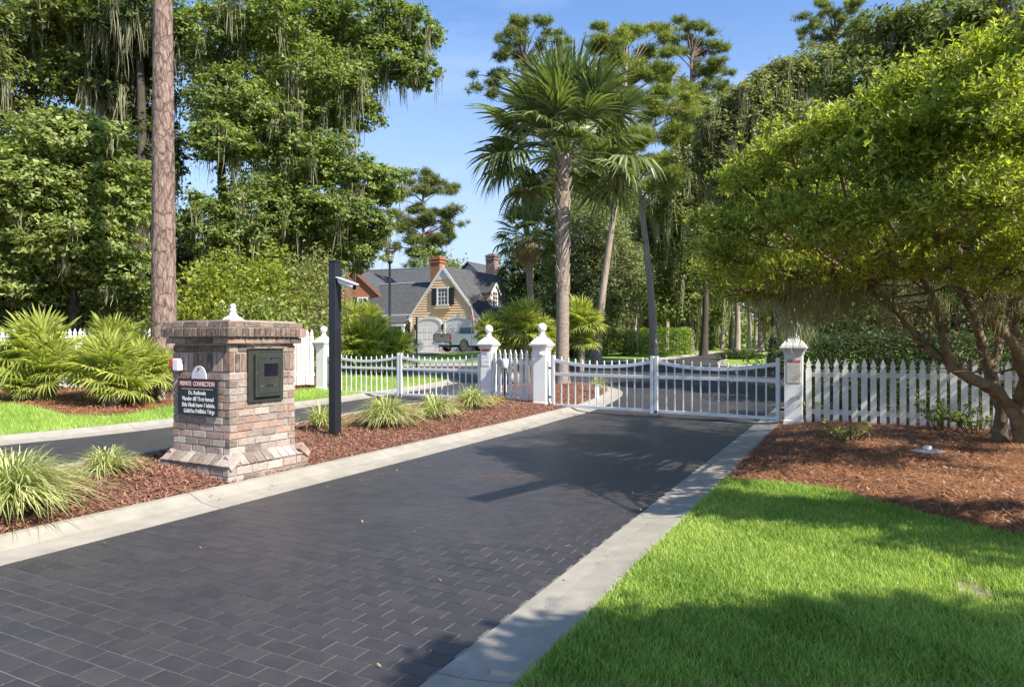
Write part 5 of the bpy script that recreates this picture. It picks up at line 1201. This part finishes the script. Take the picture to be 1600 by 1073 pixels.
# ------------------------------------------------------------------ left woods
def px_x(px, D): return (px - 800) / FPX * D
GW = 'moss hung trees of the left woods'
tree('oak_tree', 'bright leaved spreading tree at far left behind the fan palms', 'tree', (px_x(110, 20), 20.), 6.5, .16,
     [B(110, 225, 19.5, 95, 50, 3600), B(40, 300, 19, 90, 60, 3600), B(175, 300, 20, 75, 60, 3000), B(105, 370, 19.3, 100, 50, 3600), B(30, 430, 19.6, 80, 50, 2600), B(170, 420, 20.2, 75, 45, 2400), B(-60, 350, 19.5, 80, 90, 2400)],
     'bright', .19, 34, moss=.10, mossL=.9, group=GW, flat=.4)
tree('oak_tree', 'very tall dark oak at the top left corner, hung with grey moss', 'tree', (px_x(60, 27), 27.), 15, .34,
     [B(60, 50, 27, 110, 45, 3400), B(-40, 110, 26, 100, 60, 2600), B(150, 120, 27, 80, 45, 2600), B(20, 190, 27, 90, 40, 2000), B(130, 20, 26, 90, 45, 2600)], 'oak', .24, 34, moss=.5, mossL=2.0, group=GW)
tree('oak_tree', 'tall dark moss draped oak directly behind the big pine trunk', 'tree', (px_x(215, 26), 26.), 15, .30,
     [B(215, 40, 26, 75, 50, 2400), B(200, 140, 27, 60, 60, 1900), B(235, 240, 27, 50, 60, 1600), B(215, 330, 28, 50, 60, 1600), B(250, 400, 28, 50, 50, 1300)], 'dark', .24, 30, moss=.75, mossL=2.3, group=GW)
tree('oak_tree', 'tall oak between the big pine trunk and the sweetgum', 'tree', (px_x(352, 27), 27.), 15, .26,
     [B(330, 60, 27, 70, 50, 2700), B(365, 160, 27, 70, 55, 2700), B(345, 225, 26, 55, 35, 1700), B(330, 350, 26, 45, 50, 2000), B(395, 330, 27, 60, 60, 2400), B(400, 20, 27, 70, 50, 2200)], 'gum', .21, 32, moss=.3, mossL=1.8, group=GW)
tree('sweetgum_tree', 'tall leafy sweetgum whose crown ends against the blue sky left of centre', 'tree', (px_x(470, 29), 29.), 15, .30,
     [B(470, 30, 29, 80, 50, 3000), B(560, 30, 29, 80, 40, 3000), B(640, 45, 29, 52, 34, 1700), B(600, 90, 29, 75, 40, 2800), B(655, 115, 28.6, 34, 24, 800), B(500, 120, 28, 80, 50, 3400), B(440, 190, 28, 70, 50, 2800), B(545, 175, 29, 55, 35, 1900), B(490, 245, 28, 70, 45, 2800), B(560, 275, 28.5, 62, 30, 2200), B(600, 296, 28.5, 36, 26, 1000), B(520, 330, 28, 80, 38, 3000), B(585, 355, 28.5, 34, 26, 900), B(450, 320, 28, 55, 50, 2200), B(545, 395, 29, 55, 34, 1700), B(430, 380, 28.5, 50, 30, 1300)],
     'gum', .20, 34, moss=.3, mossL=2.2, group=GW, flat=.42, lo=.38)
tree('oak_tree', 'shaded oak with trailing moss low between the sweetgum and the black post', 'tree', (px_x(505, 33), 33.), 8, .24,
     [B(500, 385, 33, 55, 38, 1800), B(545, 375, 33, 42, 30, 1300), B(460, 350, 34, 55, 50, 1600), B(580, 375, 33, 30, 22, 700)], 'oak', .22, 30, moss=.6, mossL=1.3, group=GW)
for i, (px, D, blobs, lab) in enumerate([
        (40, 37, [(40, 300, 130, 80), (-60, 420, 120, 80), (90, 430, 110, 70)], 'shadowy oak deep in the left woods, leftmost of the back row'),
        (170, 40, [(170, 250, 110, 90), (190, 400, 110, 80), (160, 80, 110, 80)], 'shadowy oak deep in the left woods behind the pine trunk'),
        (350, 42, [(400, 400, 80, 60), (370, 100, 110, 90), (290, 440, 80, 60)], 'shadowy oak deep in the woods behind the tall bright shrubs'),
        (455, 40, [(450, 220, 80, 90), (440, 420, 100, 70), (490, 90, 90, 70)], 'shadowy oak deep in the woods behind the sweetgum')]):
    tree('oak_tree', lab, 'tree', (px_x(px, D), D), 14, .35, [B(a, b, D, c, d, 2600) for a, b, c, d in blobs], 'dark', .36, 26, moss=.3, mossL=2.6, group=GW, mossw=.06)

# ------------------------------------------------------------------ pines and far trees
GP = 'tall pines standing beyond the gates'
def pine(label, px, D, r, blobs, leaf='pine', size=.46, h=None, lean=(0, 0), n=1., bark='barkpine', group=GP, sub=14):
    top = min(b[1] for b in blobs); h = h or (CAMZ + (536.5 - top) * D / FPX - float(gz(0, D))) - .5
    nb = []
    for a, b_, c, d, q in blobs:
        for _ in range(7): nb.append((a + rnd.uniform(-1.05, 1.05) * c, b_ + rnd.uniform(-1.3, 1.3) * d, c * rnd.uniform(.25, .55), d * rnd.uniform(.3, .65), q * rnd.uniform(.14, .3)))
    blobs = nb
    return tree('pine_tree', label, 'tree', (px_x(px, D), D), h, r, [B(a, b, D + rnd.uniform(-1.5, 1.5), c, d, int(q * n)) for a, b, c, d, q in blobs], leaf, size, 7, 'needle', bark, group, lean=lean, lo=.1, subr=.55, flat=.45)
pine('lone pine above the house roofs with open layered branches', 664, 95, .42, [(664, 282, 26, 10, 150), (645, 303, 24, 10, 130), (690, 300, 20, 8, 90), (640, 335, 26, 12, 150), (690, 335, 28, 11, 150), (706, 352, 18, 8, 70), (655, 362, 30, 12, 170), (690, 378, 24, 12, 130), (640, 385, 22, 14, 130), (672, 405, 34, 12, 180)], size=.75, n=1.3)
shrub('round green tree crown between the lone pine and the lamp post', 628, 735, 396, 92, 5, 'oak', .42, 6000, 3.0, 'tree', 'small_tree')
pine('pine with sparse dark tufts behind the left side of the tallest palm', 822, 58, .3, [(835, 50, 36, 14, 230), (795, 62, 20, 9, 90), (865, 75, 26, 12, 150), (810, 95, 30, 13, 180), (762, 128, 24, 12, 130), (845, 125, 34, 14, 180), (790, 150, 28, 12, 120), (870, 160, 26, 14, 130), (830, 200, 34, 16, 170)], size=.46)
pine('slender leaning pine whose bare trunk stands just right of the tallest palm', 937, 33, .21, [(950, 82, 34, 16, 300), (925, 120, 28, 18, 240), (975, 60, 40, 14, 300), (955, 150, 40, 22, 340), (938, 200, 36, 26, 300), (975, 205, 40, 26, 340), (960, 255, 36, 24, 260)], leaf='rusty', size=.24, n=1.25, lean=(1.25, 0), bark='barkpale')
pine('second slender pine right of the tallest palm, leaning left with a bare pale trunk', 1019, 34, .21, [(1005, 62, 34, 14, 260), (1030, 95, 36, 20, 320), (1000, 130, 44, 24, 400), (1040, 150, 36, 22, 320), (1010, 180, 50, 26, 420), (1045, 205, 36, 24, 280), (1015, 240, 46, 26, 340), (1035, 275, 30, 22, 220)], leaf='rusty', size=.24, n=1.25, lean=(-1.1, 0), bark='barkpale')
pine('open topped pine reaching highest beyond the main gate', 1076, 60, .34, [(1080, 42, 30, 9, 160), (1060, 68, 30, 11, 170), (1108, 72, 26, 9, 130), (1085, 98, 40, 12, 220), (1128, 104, 20, 9, 80), (1062, 135, 34, 13, 170), (1115, 135, 28, 11, 120), (1090, 165, 34, 14, 160), (1140, 170, 14, 9, 50)], size=.46)
pine('dark pine top rising above the right hand oaks', 1302, 62, .34, [(1305, 16, 32, 10, 190), (1280, 38, 30, 11, 170), (1325, 44, 26, 11, 150), (1300, 66, 34, 14, 200), (1268, 64, 18, 8, 60)], size=.46)
pine('pine with a long bare trunk in front of the far woods', 1075, 52, .30, [(1075, 330, 26, 20, 90), (1095, 300, 20, 16, 60)], size=.5, h=15)
GF = 'trees of the woods beyond the street'
far = [
 ('camellia_tree', 'dense small leaved evergreen tree behind the two slender palm trunks', 925, 41, 8.5, [(925, 360, 60, 50, 2600), (900, 430, 55, 50, 2400), (965, 430, 55, 60, 2600), (930, 480, 60, 40, 2000), (880, 480, 40, 40, 1300)], 'pale', .2, .05),
 ('oak_tree', 'broad evergreen tree filling the view right of the leaning palm trunk', 1055, 50, 12, [(1040, 350, 60, 45, 2600), (1090, 330, 60, 50, 2600), (1060, 410, 70, 50, 2600), (1110, 430, 50, 50, 1900), (1045, 470, 60, 35, 1600)], 'oak', .26, .35),
 ('oak_tree', 'dark evergreen behind the short dead skirted palm', 838, 52, 9, [(850, 400, 50, 40, 1700), (810, 430, 34, 34, 1100), (860, 460, 60, 45, 1900), (820, 490, 40, 30, 1000)], 'dark', .26, .1),
 ('oak_tree', 'bright leaved tree by the street bend under the right hand crown', 1190, 62, 9, [(1190, 440, 60, 40, 1800), (1150, 410, 60, 50, 1900), (1215, 480, 40, 40, 1200), (1120, 470, 40, 40, 1000)], 'laurel', .28, .3),
 ('oak_tree', 'dark oak behind the tallest palm crown', 905, 56, 14, [(900, 230, 60, 60, 2200), (880, 310, 60, 50, 2000), (950, 300, 60, 60, 2200)], 'oak', .3, .2),
 ('oak_tree', 'tall backdrop oak right of centre, behind the broad evergreen', 1110, 70, 15, [(1110, 260, 60, 50, 1800), (1070, 270, 50, 40, 1300), (1150, 300, 60, 60, 1900), (1090, 380, 80, 60, 2000), (1190, 380, 70, 60, 1800)], 'oak', .36, .3),
 ('oak_tree', 'pale mossy oak rising between the tall pines and the right live oak', 1100, 44, 12, [(1085, 190, 40, 40, 1500), (1115, 230, 44, 44, 1700), (1070, 260, 46, 44, 1700), (1105, 300, 50, 40, 1700), (1050, 310, 44, 40, 1400)], 'olive', .24, .4),
 ('oak_tree', 'shadowed oak deep behind the bright hedge', 1010, 64, 12, [(1000, 400, 70, 60, 1900), (960, 350, 60, 50, 1500), (1020, 480, 70, 35, 1300), (1080, 480, 60, 40, 1200)], 'dark', .34, .2)]
for nm, lab, px, D, h, bl, lf, sz, ms in far:
    tree(nm, lab, 'tree', (px_x(px, D), D), h, .24, [B(a, b, D, c, d, int(q * 1.7)) for a, b, c, d, q in bl], lf, sz, 26, moss=ms, mossL=3.2, group=GF, mossw=.07, bark='barkpale' if lf in ('laurel', 'pale') else 'bark')
tree('small_tree', 'slim grey trunked tree growing out of the low round island hedge', 'tree', (px_x(1151, 38.5), 38.5), 6.5, .20, [B(1150, 400, 38, 50, 40, 1700), B(1120, 360, 38, 40, 40, 1200), B(1180, 370, 38, 50, 40, 1300)], 'oak', .2, 28, bark='barkpale', moss=.3, mossL=1.2)
for px, D, r in [(1128, 74, .22), (1142, 66, .2), (1170, 78, .24), (1180, 70, .2), (1195, 82, .2), (1207, 76, .2), (1040, 60, .25), (990, 58, .2), (905, 50, .18), (1101, 68, .2)]:
    t = thing('tree_trunk', 'bare far trunk, %s' % ({1128: 'just left of the island tree, thicker', 1142: 'just left of the island tree, nearer', 1170: 'first right of the island tree', 1180: 'second right of the island tree', 1195: 'third right of the island tree', 1207: 'farthest right of the row', 1040: 'above the bright clipped hedge', 990: 'above the mid green shrub', 905: 'behind the spiky fan palm', 1101: 'beside the reddish shrub'}[px]), 'tree', (px_x(px, D), D, .75), 0, 'bare trunks at the edge of the far woods')
    b = MB(); b.tube([(0, 0, 0), (.1, 0, 3), (-.1, 0, 6), (.2, 0, 11)], [r * 1.2, r, r * .85, r * .6], 8); b.build('trunk', M['barkpale'], t)
# far woods closing the horizon : one mass
def woods():
    C = []; 
    for i in range(150):
        x = RG.uniform(-150, 190); y = RG.uniform(105, 150); hh = RG.uniform(11, 19) * (.42 if -44 < x < 4 else 1.0); q = 420; C.append(np.stack([RG.normal(x, 3.6, q), RG.normal(y, 2, q), .8 + RG.beta(1.3, 1.2, q) * hh], 1))
    for i in range(170):
        x = RG.uniform(-120, 150); y = RG.uniform(84, 100); q = 150; C.append(np.stack([RG.normal(x, 3., q), RG.normal(y, 2, q), .8 + RG.beta(1., 1.6, q) * RG.uniform(4, 7)], 1))
    C = np.concatenate(C); V, F, k = tris(C, .85, None, .7); o = meshobj('distant_woods', npmesh('distant_woods', V, F, M['leaf_oak'], np.repeat(RG.beta(1.6, 2, len(C)), k))); tag(o, 'distant dark green woods closing the view behind the houses and street', 'woods', kind='stuff')
woods()

# ------------------------------------------------------------------ right hand trees
GR = 'moss hung oaks behind the right fence'
tree('oak_tree', 'moss draped live oak left of the big spreading tree, against the sky', 'tree', (px_x(1215, 31), 31.), 10, .4,
     [B(1235, 125, 31, 60, 32, 3750), B(1175, 165, 31, 55, 38, 3750), B(1128, 205, 31, 42, 40, 3000), B(1210, 205, 31, 80, 42, 4200), B(1150, 270, 31, 56, 40, 3000), B(1105, 250, 31, 26, 30, 1200), B(1230, 300, 31, 80, 60, 3600), B(1290, 110, 31, 50, 34, 2550)], 'olive', .19, 30, moss=.6, mossL=2.3, group=GR)
tree('oak_tree', 'great dark live oak filling the top right corner', 'tree', (px_x(1450, 25), 25.), 12, .45,
     [B(1400, 60, 25, 80, 45, 3000), B(1345, 130, 25, 70, 45, 2500), B(1480, 40, 24, 90, 50, 3000), B(1570, 40, 23, 90, 60, 3000), B(1430, 150, 25, 90, 60, 2600), B(1560, 120, 24, 90, 60, 2600), B(1660, 90, 23, 90, 90, 2400)], 'oak', .2, 32, moss=.45, mossL=1.8, group=GR)
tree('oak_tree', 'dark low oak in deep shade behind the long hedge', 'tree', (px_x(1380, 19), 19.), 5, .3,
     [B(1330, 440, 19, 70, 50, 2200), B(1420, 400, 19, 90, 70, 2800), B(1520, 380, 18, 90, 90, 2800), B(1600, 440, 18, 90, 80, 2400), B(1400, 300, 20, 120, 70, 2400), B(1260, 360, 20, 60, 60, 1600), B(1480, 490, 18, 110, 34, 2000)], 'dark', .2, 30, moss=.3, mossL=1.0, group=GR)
tree('oak_tree', 'shaded oak beyond the road on the right, low behind the mossy pillar', 'tree', (px_x(1290, 27), 27.), 7, .3,
     [B(1290, 430, 27, 70, 50, 1900), B(1340, 480, 26, 70, 36, 1500), B(1250, 380, 27, 60, 50, 1500)], 'oak', .22, 28, moss=.7, mossL=2.6, group=GR)

# ------------------------------------------------------------------ spreading foreground tree at right
def spreading_tree():
    bx, by = 6.95, 9.75; bz = zbed1(bx, by) - .05; O = np.array([bx, by, bz])
    root = thing('spreading_tree', 'large glossy leaved spreading tree with several twisted trunks in the right straw bed', 'tree', (bx, by, bz))
    def L3(px, py, D): return Vector(np.array(PW(px, py, D)) - O)
    limbs = [([(1565, 700, 9.75), (1562, 640, 9.8), (1548, 580, 9.9), (1530, 520, 9.9), (1508, 455, 9.9), (1500, 400, 9.7)], [.15, .12, .105, .095, .085, .06]),
             ([(1600, 705, 9.5), (1590, 650, 9.5), (1560, 612, 9.45), (1520, 592, 9.4), (1487, 572, 9.4), (1478, 545, 9.35), (1470, 505, 9.3), (1455, 460, 9.2), (1440, 430, 9.1)], [.16, .12, .105, .10, .10, .075, .065, .055, .04]),
             ([(1487, 572, 9.4), (1455, 548, 9.5), (1425, 515, 9.5), (1395, 485, 9.5), (1360, 455, 9.4)], [.07, .055, .05, .045, .03]),
             ([(1590, 650, 9.5), (1600, 590, 9.4), (1585, 530, 9.3), (1590, 470, 9.2), (1560, 420, 9.)], [.11, .09, .085, .08, .05]),
             ([(1640, 700, 9.3), (1625, 630, 9.2), (1600, 560, 9.1), (1560, 510, 9.), (1535, 470, 8.9), (1535, 400, 8.8)], [.13, .11, .09, .075, .06, .05]),
             ([(1640, 700, 9.3), (1680, 600, 9.), (1690, 500, 8.8), (1670, 400, 8.6)], [.12, .1, .08, .06]),
             ([(1548, 580, 9.9), (1575, 500, 10.3), (1590, 420, 10.4)], [.08, .06, .05]),
             ([(1508, 455, 9.9), (1475, 425, 9.8), (1440, 415, 9.6), (1400, 400, 9.5)], [.06, .05, .04, .03])]
    b = MB(); w3 = lambda x, y, z: Vector((x, y, z)) - Vector(O)
    b.tube([w3(7.1, 9.0, 2.7), w3(6.4, 7.8, 3.5), w3(5.5, 6.5, 3.95), w3(4.2, 5.2, 4.0), w3(2.9, 3.72, 4.0)], [.12, .11, .10, .10, .095], 10)  # unseen limb with side twigs, added to throw the bar shadow on the drive
    b.tube([w3(4.6, 5.5, 4.0), w3(4.3, 4.5, 3.9), w3(4.3, 3.6, 3.85)], [.05, .03, .015], 6); b.tube([w3(3.9, 4.85, 4.0), w3(4.0, 4.2, 3.9), w3(4.3, 3.2, 3.9)], [.03, .025, .012], 6)
    b.build('added_shade_bough', M['barktwig'], root)
    for P, r in limbs:
        b = MB(); pts = [L3(*p) for p in P]; q = [pts[0]]; rr = [r[0]]
        for i in range(len(pts) - 1):
            for f in (.34, .67, 1.): q.append(pts[i].lerp(pts[i + 1], f) + Vector((rnd.uniform(-.025, .025), rnd.uniform(-.025, .025), 0))); rr.append((r[i] * (1 - f) + r[i + 1] * f) * rnd.uniform(.66, .86))
        b.tube(q, rr, 10); b.build('trunk', M['barktwig'], root)
    blobs = [(1150, 400, 7.4, 60, 36), (1125, 350, 7.4, 40, 36), (1185, 330, 7.2, 65, 42), (1160, 290, 7.3, 40, 26), (1240, 270, 6.8, 75, 46), (1225, 215, 7.0, 44, 28), (1300, 210, 6.6, 80, 42), (1380, 175, 6.2, 80, 42), (1350, 260, 6.2, 90, 50),
             (1450, 140, 5.7, 75, 40), (1530, 108, 5.4, 80, 42), (1620, 95, 5.6, 90, 55), (1450, 215, 5.6, 90, 55), (1560, 190, 5.2, 100, 65), (1650, 250, 5.4, 90, 80), (1250, 360, 6.8, 90, 46), (1350, 345, 6.2, 90, 46), (1450, 310, 5.7, 90, 46), (1560, 300, 5.2, 90, 50),
             (1215, 425, 7.8, 60, 30), (1300, 415, 8.0, 70, 30), (1390, 390, 7.4, 60, 28), (1120, 425, 8.2, 34, 24), (1640, 360, 6.2, 80, 46), (1490, 360, 7.2, 60, 28), (1580, 360, 7.0, 60, 28), (1740, 150, 6.4, 100, 80), (1720, 300, 6.4, 90, 80),
             (1140, 452, 8.3, 40, 22), (1195, 462, 8.7, 48, 22), (1285, 445, 9.0, 60, 24), (1390, 425, 8.4, 66, 26), (1490, 415, 7.9, 66, 28), (1600, 425, 7.5, 66, 34),
             (1420, 240, 8.6, 140, 80), (1250, 330, 8.8, 110, 70), (1540, 240, 8.6, 120, 90), (1350, 330, 8.2, 110, 60), (1180, 370, 8.8, 80, 50), (1480, 180, 10, 110, 90), (1650, 260, 7.5, 120, 120), (1850, 300, 8.5, 120, 90), (1900, 220, 10, 140, 90), (1750, 280, 10.5, 120, 90), (2050, 300, 9.5, 120, 90), (1950, 330, 7.3, 110, 60), (1800, 200, 12, 120, 90), (1890, 227, 9.3, 150, 80), (2104, 122, 9, 150, 90), (2294, 124, 7.5, 170, 90), (1722, 225, 9.6, 130, 80), (2306, 34, 8.5, 150, 90), (1990, 178, 6.4, 170, 60), (2200, 110, 5.8, 190, 70), (2100, 240, 7.2, 150, 60), (1811, 215, 7.6, 150, 60)]
    C = []; D_ = []; tones = []; tw = MB()
    for (px, py, D, rx, ry) in blobs:
        c = np.array(PW(px, py, D)) - O; s = D / FPX; r = np.array([rx * s, max(rx, ry) * s * 1.15, ry * s * 1.05]); n = int((330 if D < 8 and px < 1720 else 220) * (rx * ry) / 4000) + 60
        d = RG.normal(0, 1, (n, 3)); d[:, 2] += .15; d /= np.linalg.norm(d, axis=1)[:, None]; rad = RG.uniform(.45, 1.04, n) ** .6
        wob = 1 + .16 * np.sin(d[:, 0] * 6 + px) * np.cos(d[:, 2] * 5 + py); anchor = RG.integers(0, max(4, n // 30), n); ad = d[anchor]; d = ad * .84 + d * .16; rad = (rad * RG.uniform(.75, 1.28, n))[anchor] * RG.uniform(.88, 1.12, n)
        q = c + d * r * (rad * wob)[:, None] + RG.normal(0, .085, (n, 3)) * [1.35, 1.35, .5]; C.append(q); D_.append(d); tones.append(RG.normal(0, .12, n))
        # nearest limb end -> blob twigs
        cv = Vector(c); best = min((L3(*P[-1]) for P, _ in limbs), key=lambda e: (e - cv).length)
        mid = best.lerp(cv, .5) + Vector((rnd.uniform(-.15, .15), rnd.uniform(-.15, .15), rnd.uniform(-.1, .2))); tw.tube([best, best.lerp(mid, .5) + Vector((0, 0, .06)), mid, mid.lerp(cv, .5) + Vector((0, 0, -.05)), cv], [.04, .034, .028, .022, .014], 6)
        for k in range(10):
            e = Vector(q[k]); a = mid.lerp(cv, rnd.uniform(.3, 1)); tw.tube([a, a.lerp(e, .5) + Vector((rnd.uniform(-.08, .08),) * 3), e], [.013, .009, .004], 4, cap=False)
    for P, r in limbs:
        for _ in range(16):
            i = rnd.randrange(len(P) // 2, len(P)); st = L3(*P[i - 1]).lerp(L3(*P[i]), rnd.random()); e = st + Vector((rnd.uniform(-1.1, .8), rnd.uniform(-.9, .7), rnd.uniform(-.15, .9))); m_ = st.lerp(e, .5) + Vector((rnd.uniform(-.15, .15), rnd.uniform(-.15, .15), rnd.uniform(-.1, .2)))
            tw.tube([st, st.lerp(m_, .5), m_, e], [.02, .015, .011, .004], 4, cap=False)
            for _ in range(3): q = m_.lerp(e, rnd.random()); tw.tube([q, q + Vector((rnd.uniform(-.35, .35), rnd.uniform(-.3, .3), rnd.uniform(-.15, .3)))], [.007, .003], 4, cap=False)
    tw.build('branch', M['barktwig'], root)
    C = np.concatenate(C); Dn = np.concatenate(D_); tn = np.concatenate(tones); k = 7; n = len(C)
    # rosettes of leaves : each leaf a folded ellipse of 6 points
    ax = Dn * .6 + [0, 0, .75] + RG.normal(0, .35, (n, 3)); ax /= np.linalg.norm(ax, axis=1)[:, None]
    u = np.cross(ax, RG.normal(0, 1, (n, 3))); u /= np.linalg.norm(u, axis=1)[:, None]; v = np.cross(ax, u)
    V = []; ph = RG.uniform(0, 6.28, n)
    for j in range(k):
        a = ph + j * 2 * np.pi / k + RG.normal(0, .2, n); el = RG.uniform(.1, .9, n) if j % 2 else RG.uniform(.5, 1.2, n); L = (.058 * RG.uniform(.65, 1.35, n))[:, None]
        h = (u * np.cos(a)[:, None] + v * np.sin(a)[:, None]); d = h * np.cos(el)[:, None] + ax * np.sin(el)[:, None]; s = np.cross(ax, h); nn = np.cross(d, s); w = L * .21
        bend = nn * L * .08; P0_ = C + d * L * .08 + ax * RG.uniform(-.05, .05, n)[:, None]
        V.append(np.stack([P0_, P0_ + d * L * .5 + s * w + nn * L * .05, P0_ + d * L + bend * -1.2, P0_ + d * L * .5 - s * w + nn * L * .05], 1))
    V = np.stack(V, 1); NL = n * k; V = V.reshape(-1, 3); F = np.arange(NL * 4).reshape(NL, 4); rv = np.clip(RG.beta(1.5, 1.6, NL) * .85 + np.repeat(tn, k) + .08, 0, 1)
    o = meshobj('leaf', npmesh('leaf', V, F, M['leaf_laurel'], np.repeat(rv, 4)), root); o['kind'] = 'stuff'
    mp = []
    for (px, py, D, rx, ry, q) in [(1240, 445, 8.6, 26, 22, 26), (1285, 440, 9.4, 40, 36, 44), (1235, 470, 10.4, 12, 18, 22), (1350, 440, 9.6, 40, 34, 34), (1180, 440, 8.8, 26, 14, 12), (1580, 430, 8.6, 40, 30, 16), (1440, 450, 10, 30, 34, 14), (1222, 430, 10.8, 10, 24, 22), (1395, 470, 10, 20, 20, 10), (1310, 400, 8.6, 40, 24, 18), (1240, 512, 11.9, 12, 12, 9)]:
        c = np.array(PW(px, py, D)) - O; s = D / FPX; mp.append(c + RG.normal(0, .8, (q, 3)) * [rx * s, .5, ry * s])
    mp = np.concatenate(mp); V, F, k = moss_ribbons(mp, RG.uniform(.25, 1.0, len(mp)) * .62, .010, 36, .09); meshobj('moss', npmesh('moss', V, F, M['moss'], np.repeat(RG.uniform(0, 1, len(V) // k), k)), root)['kind'] = 'stuff'
spreading_tree()

# ------------------------------------------------------------------ trees just outside the picture that throw the foreground shade
tree('oak_tree', 'spreading oak standing right of the camera, outside the picture, shading the lawn', 'tree', (8.6, -1.5), 5.5, .3,
     [((5.1, -.35, 4.6), (1.35, .85, .5), 4200), ((6.2, -.5, 4.8), (1.5, .9, .6), 3800), ((7.8, -.4, 4.8), (1.4, .9, .7), 3000), ((4.0, -.15, 4.5), (.75, .6, .4), 1400)], 'oak', .14, 30, group='trees outside the picture')
tree('oak_tree', 'second oak right of the camera, outside the picture, edging the straw bed', 'tree', (11.5, 3.2), 5.0, .25,
     [((5.6, 3.5, 3.5), (1.2, .5, .28), 1500), ((4.3, 4.1, 3.0), (.7, .5, .25), 700), ((7.2, 2.2, 3.9), (1.4, .5, .4), 1500), ((10, 3.2, 4.2), (1.6, 1, .7), 1500)], 'oak', .14, 30, group='trees outside the picture')
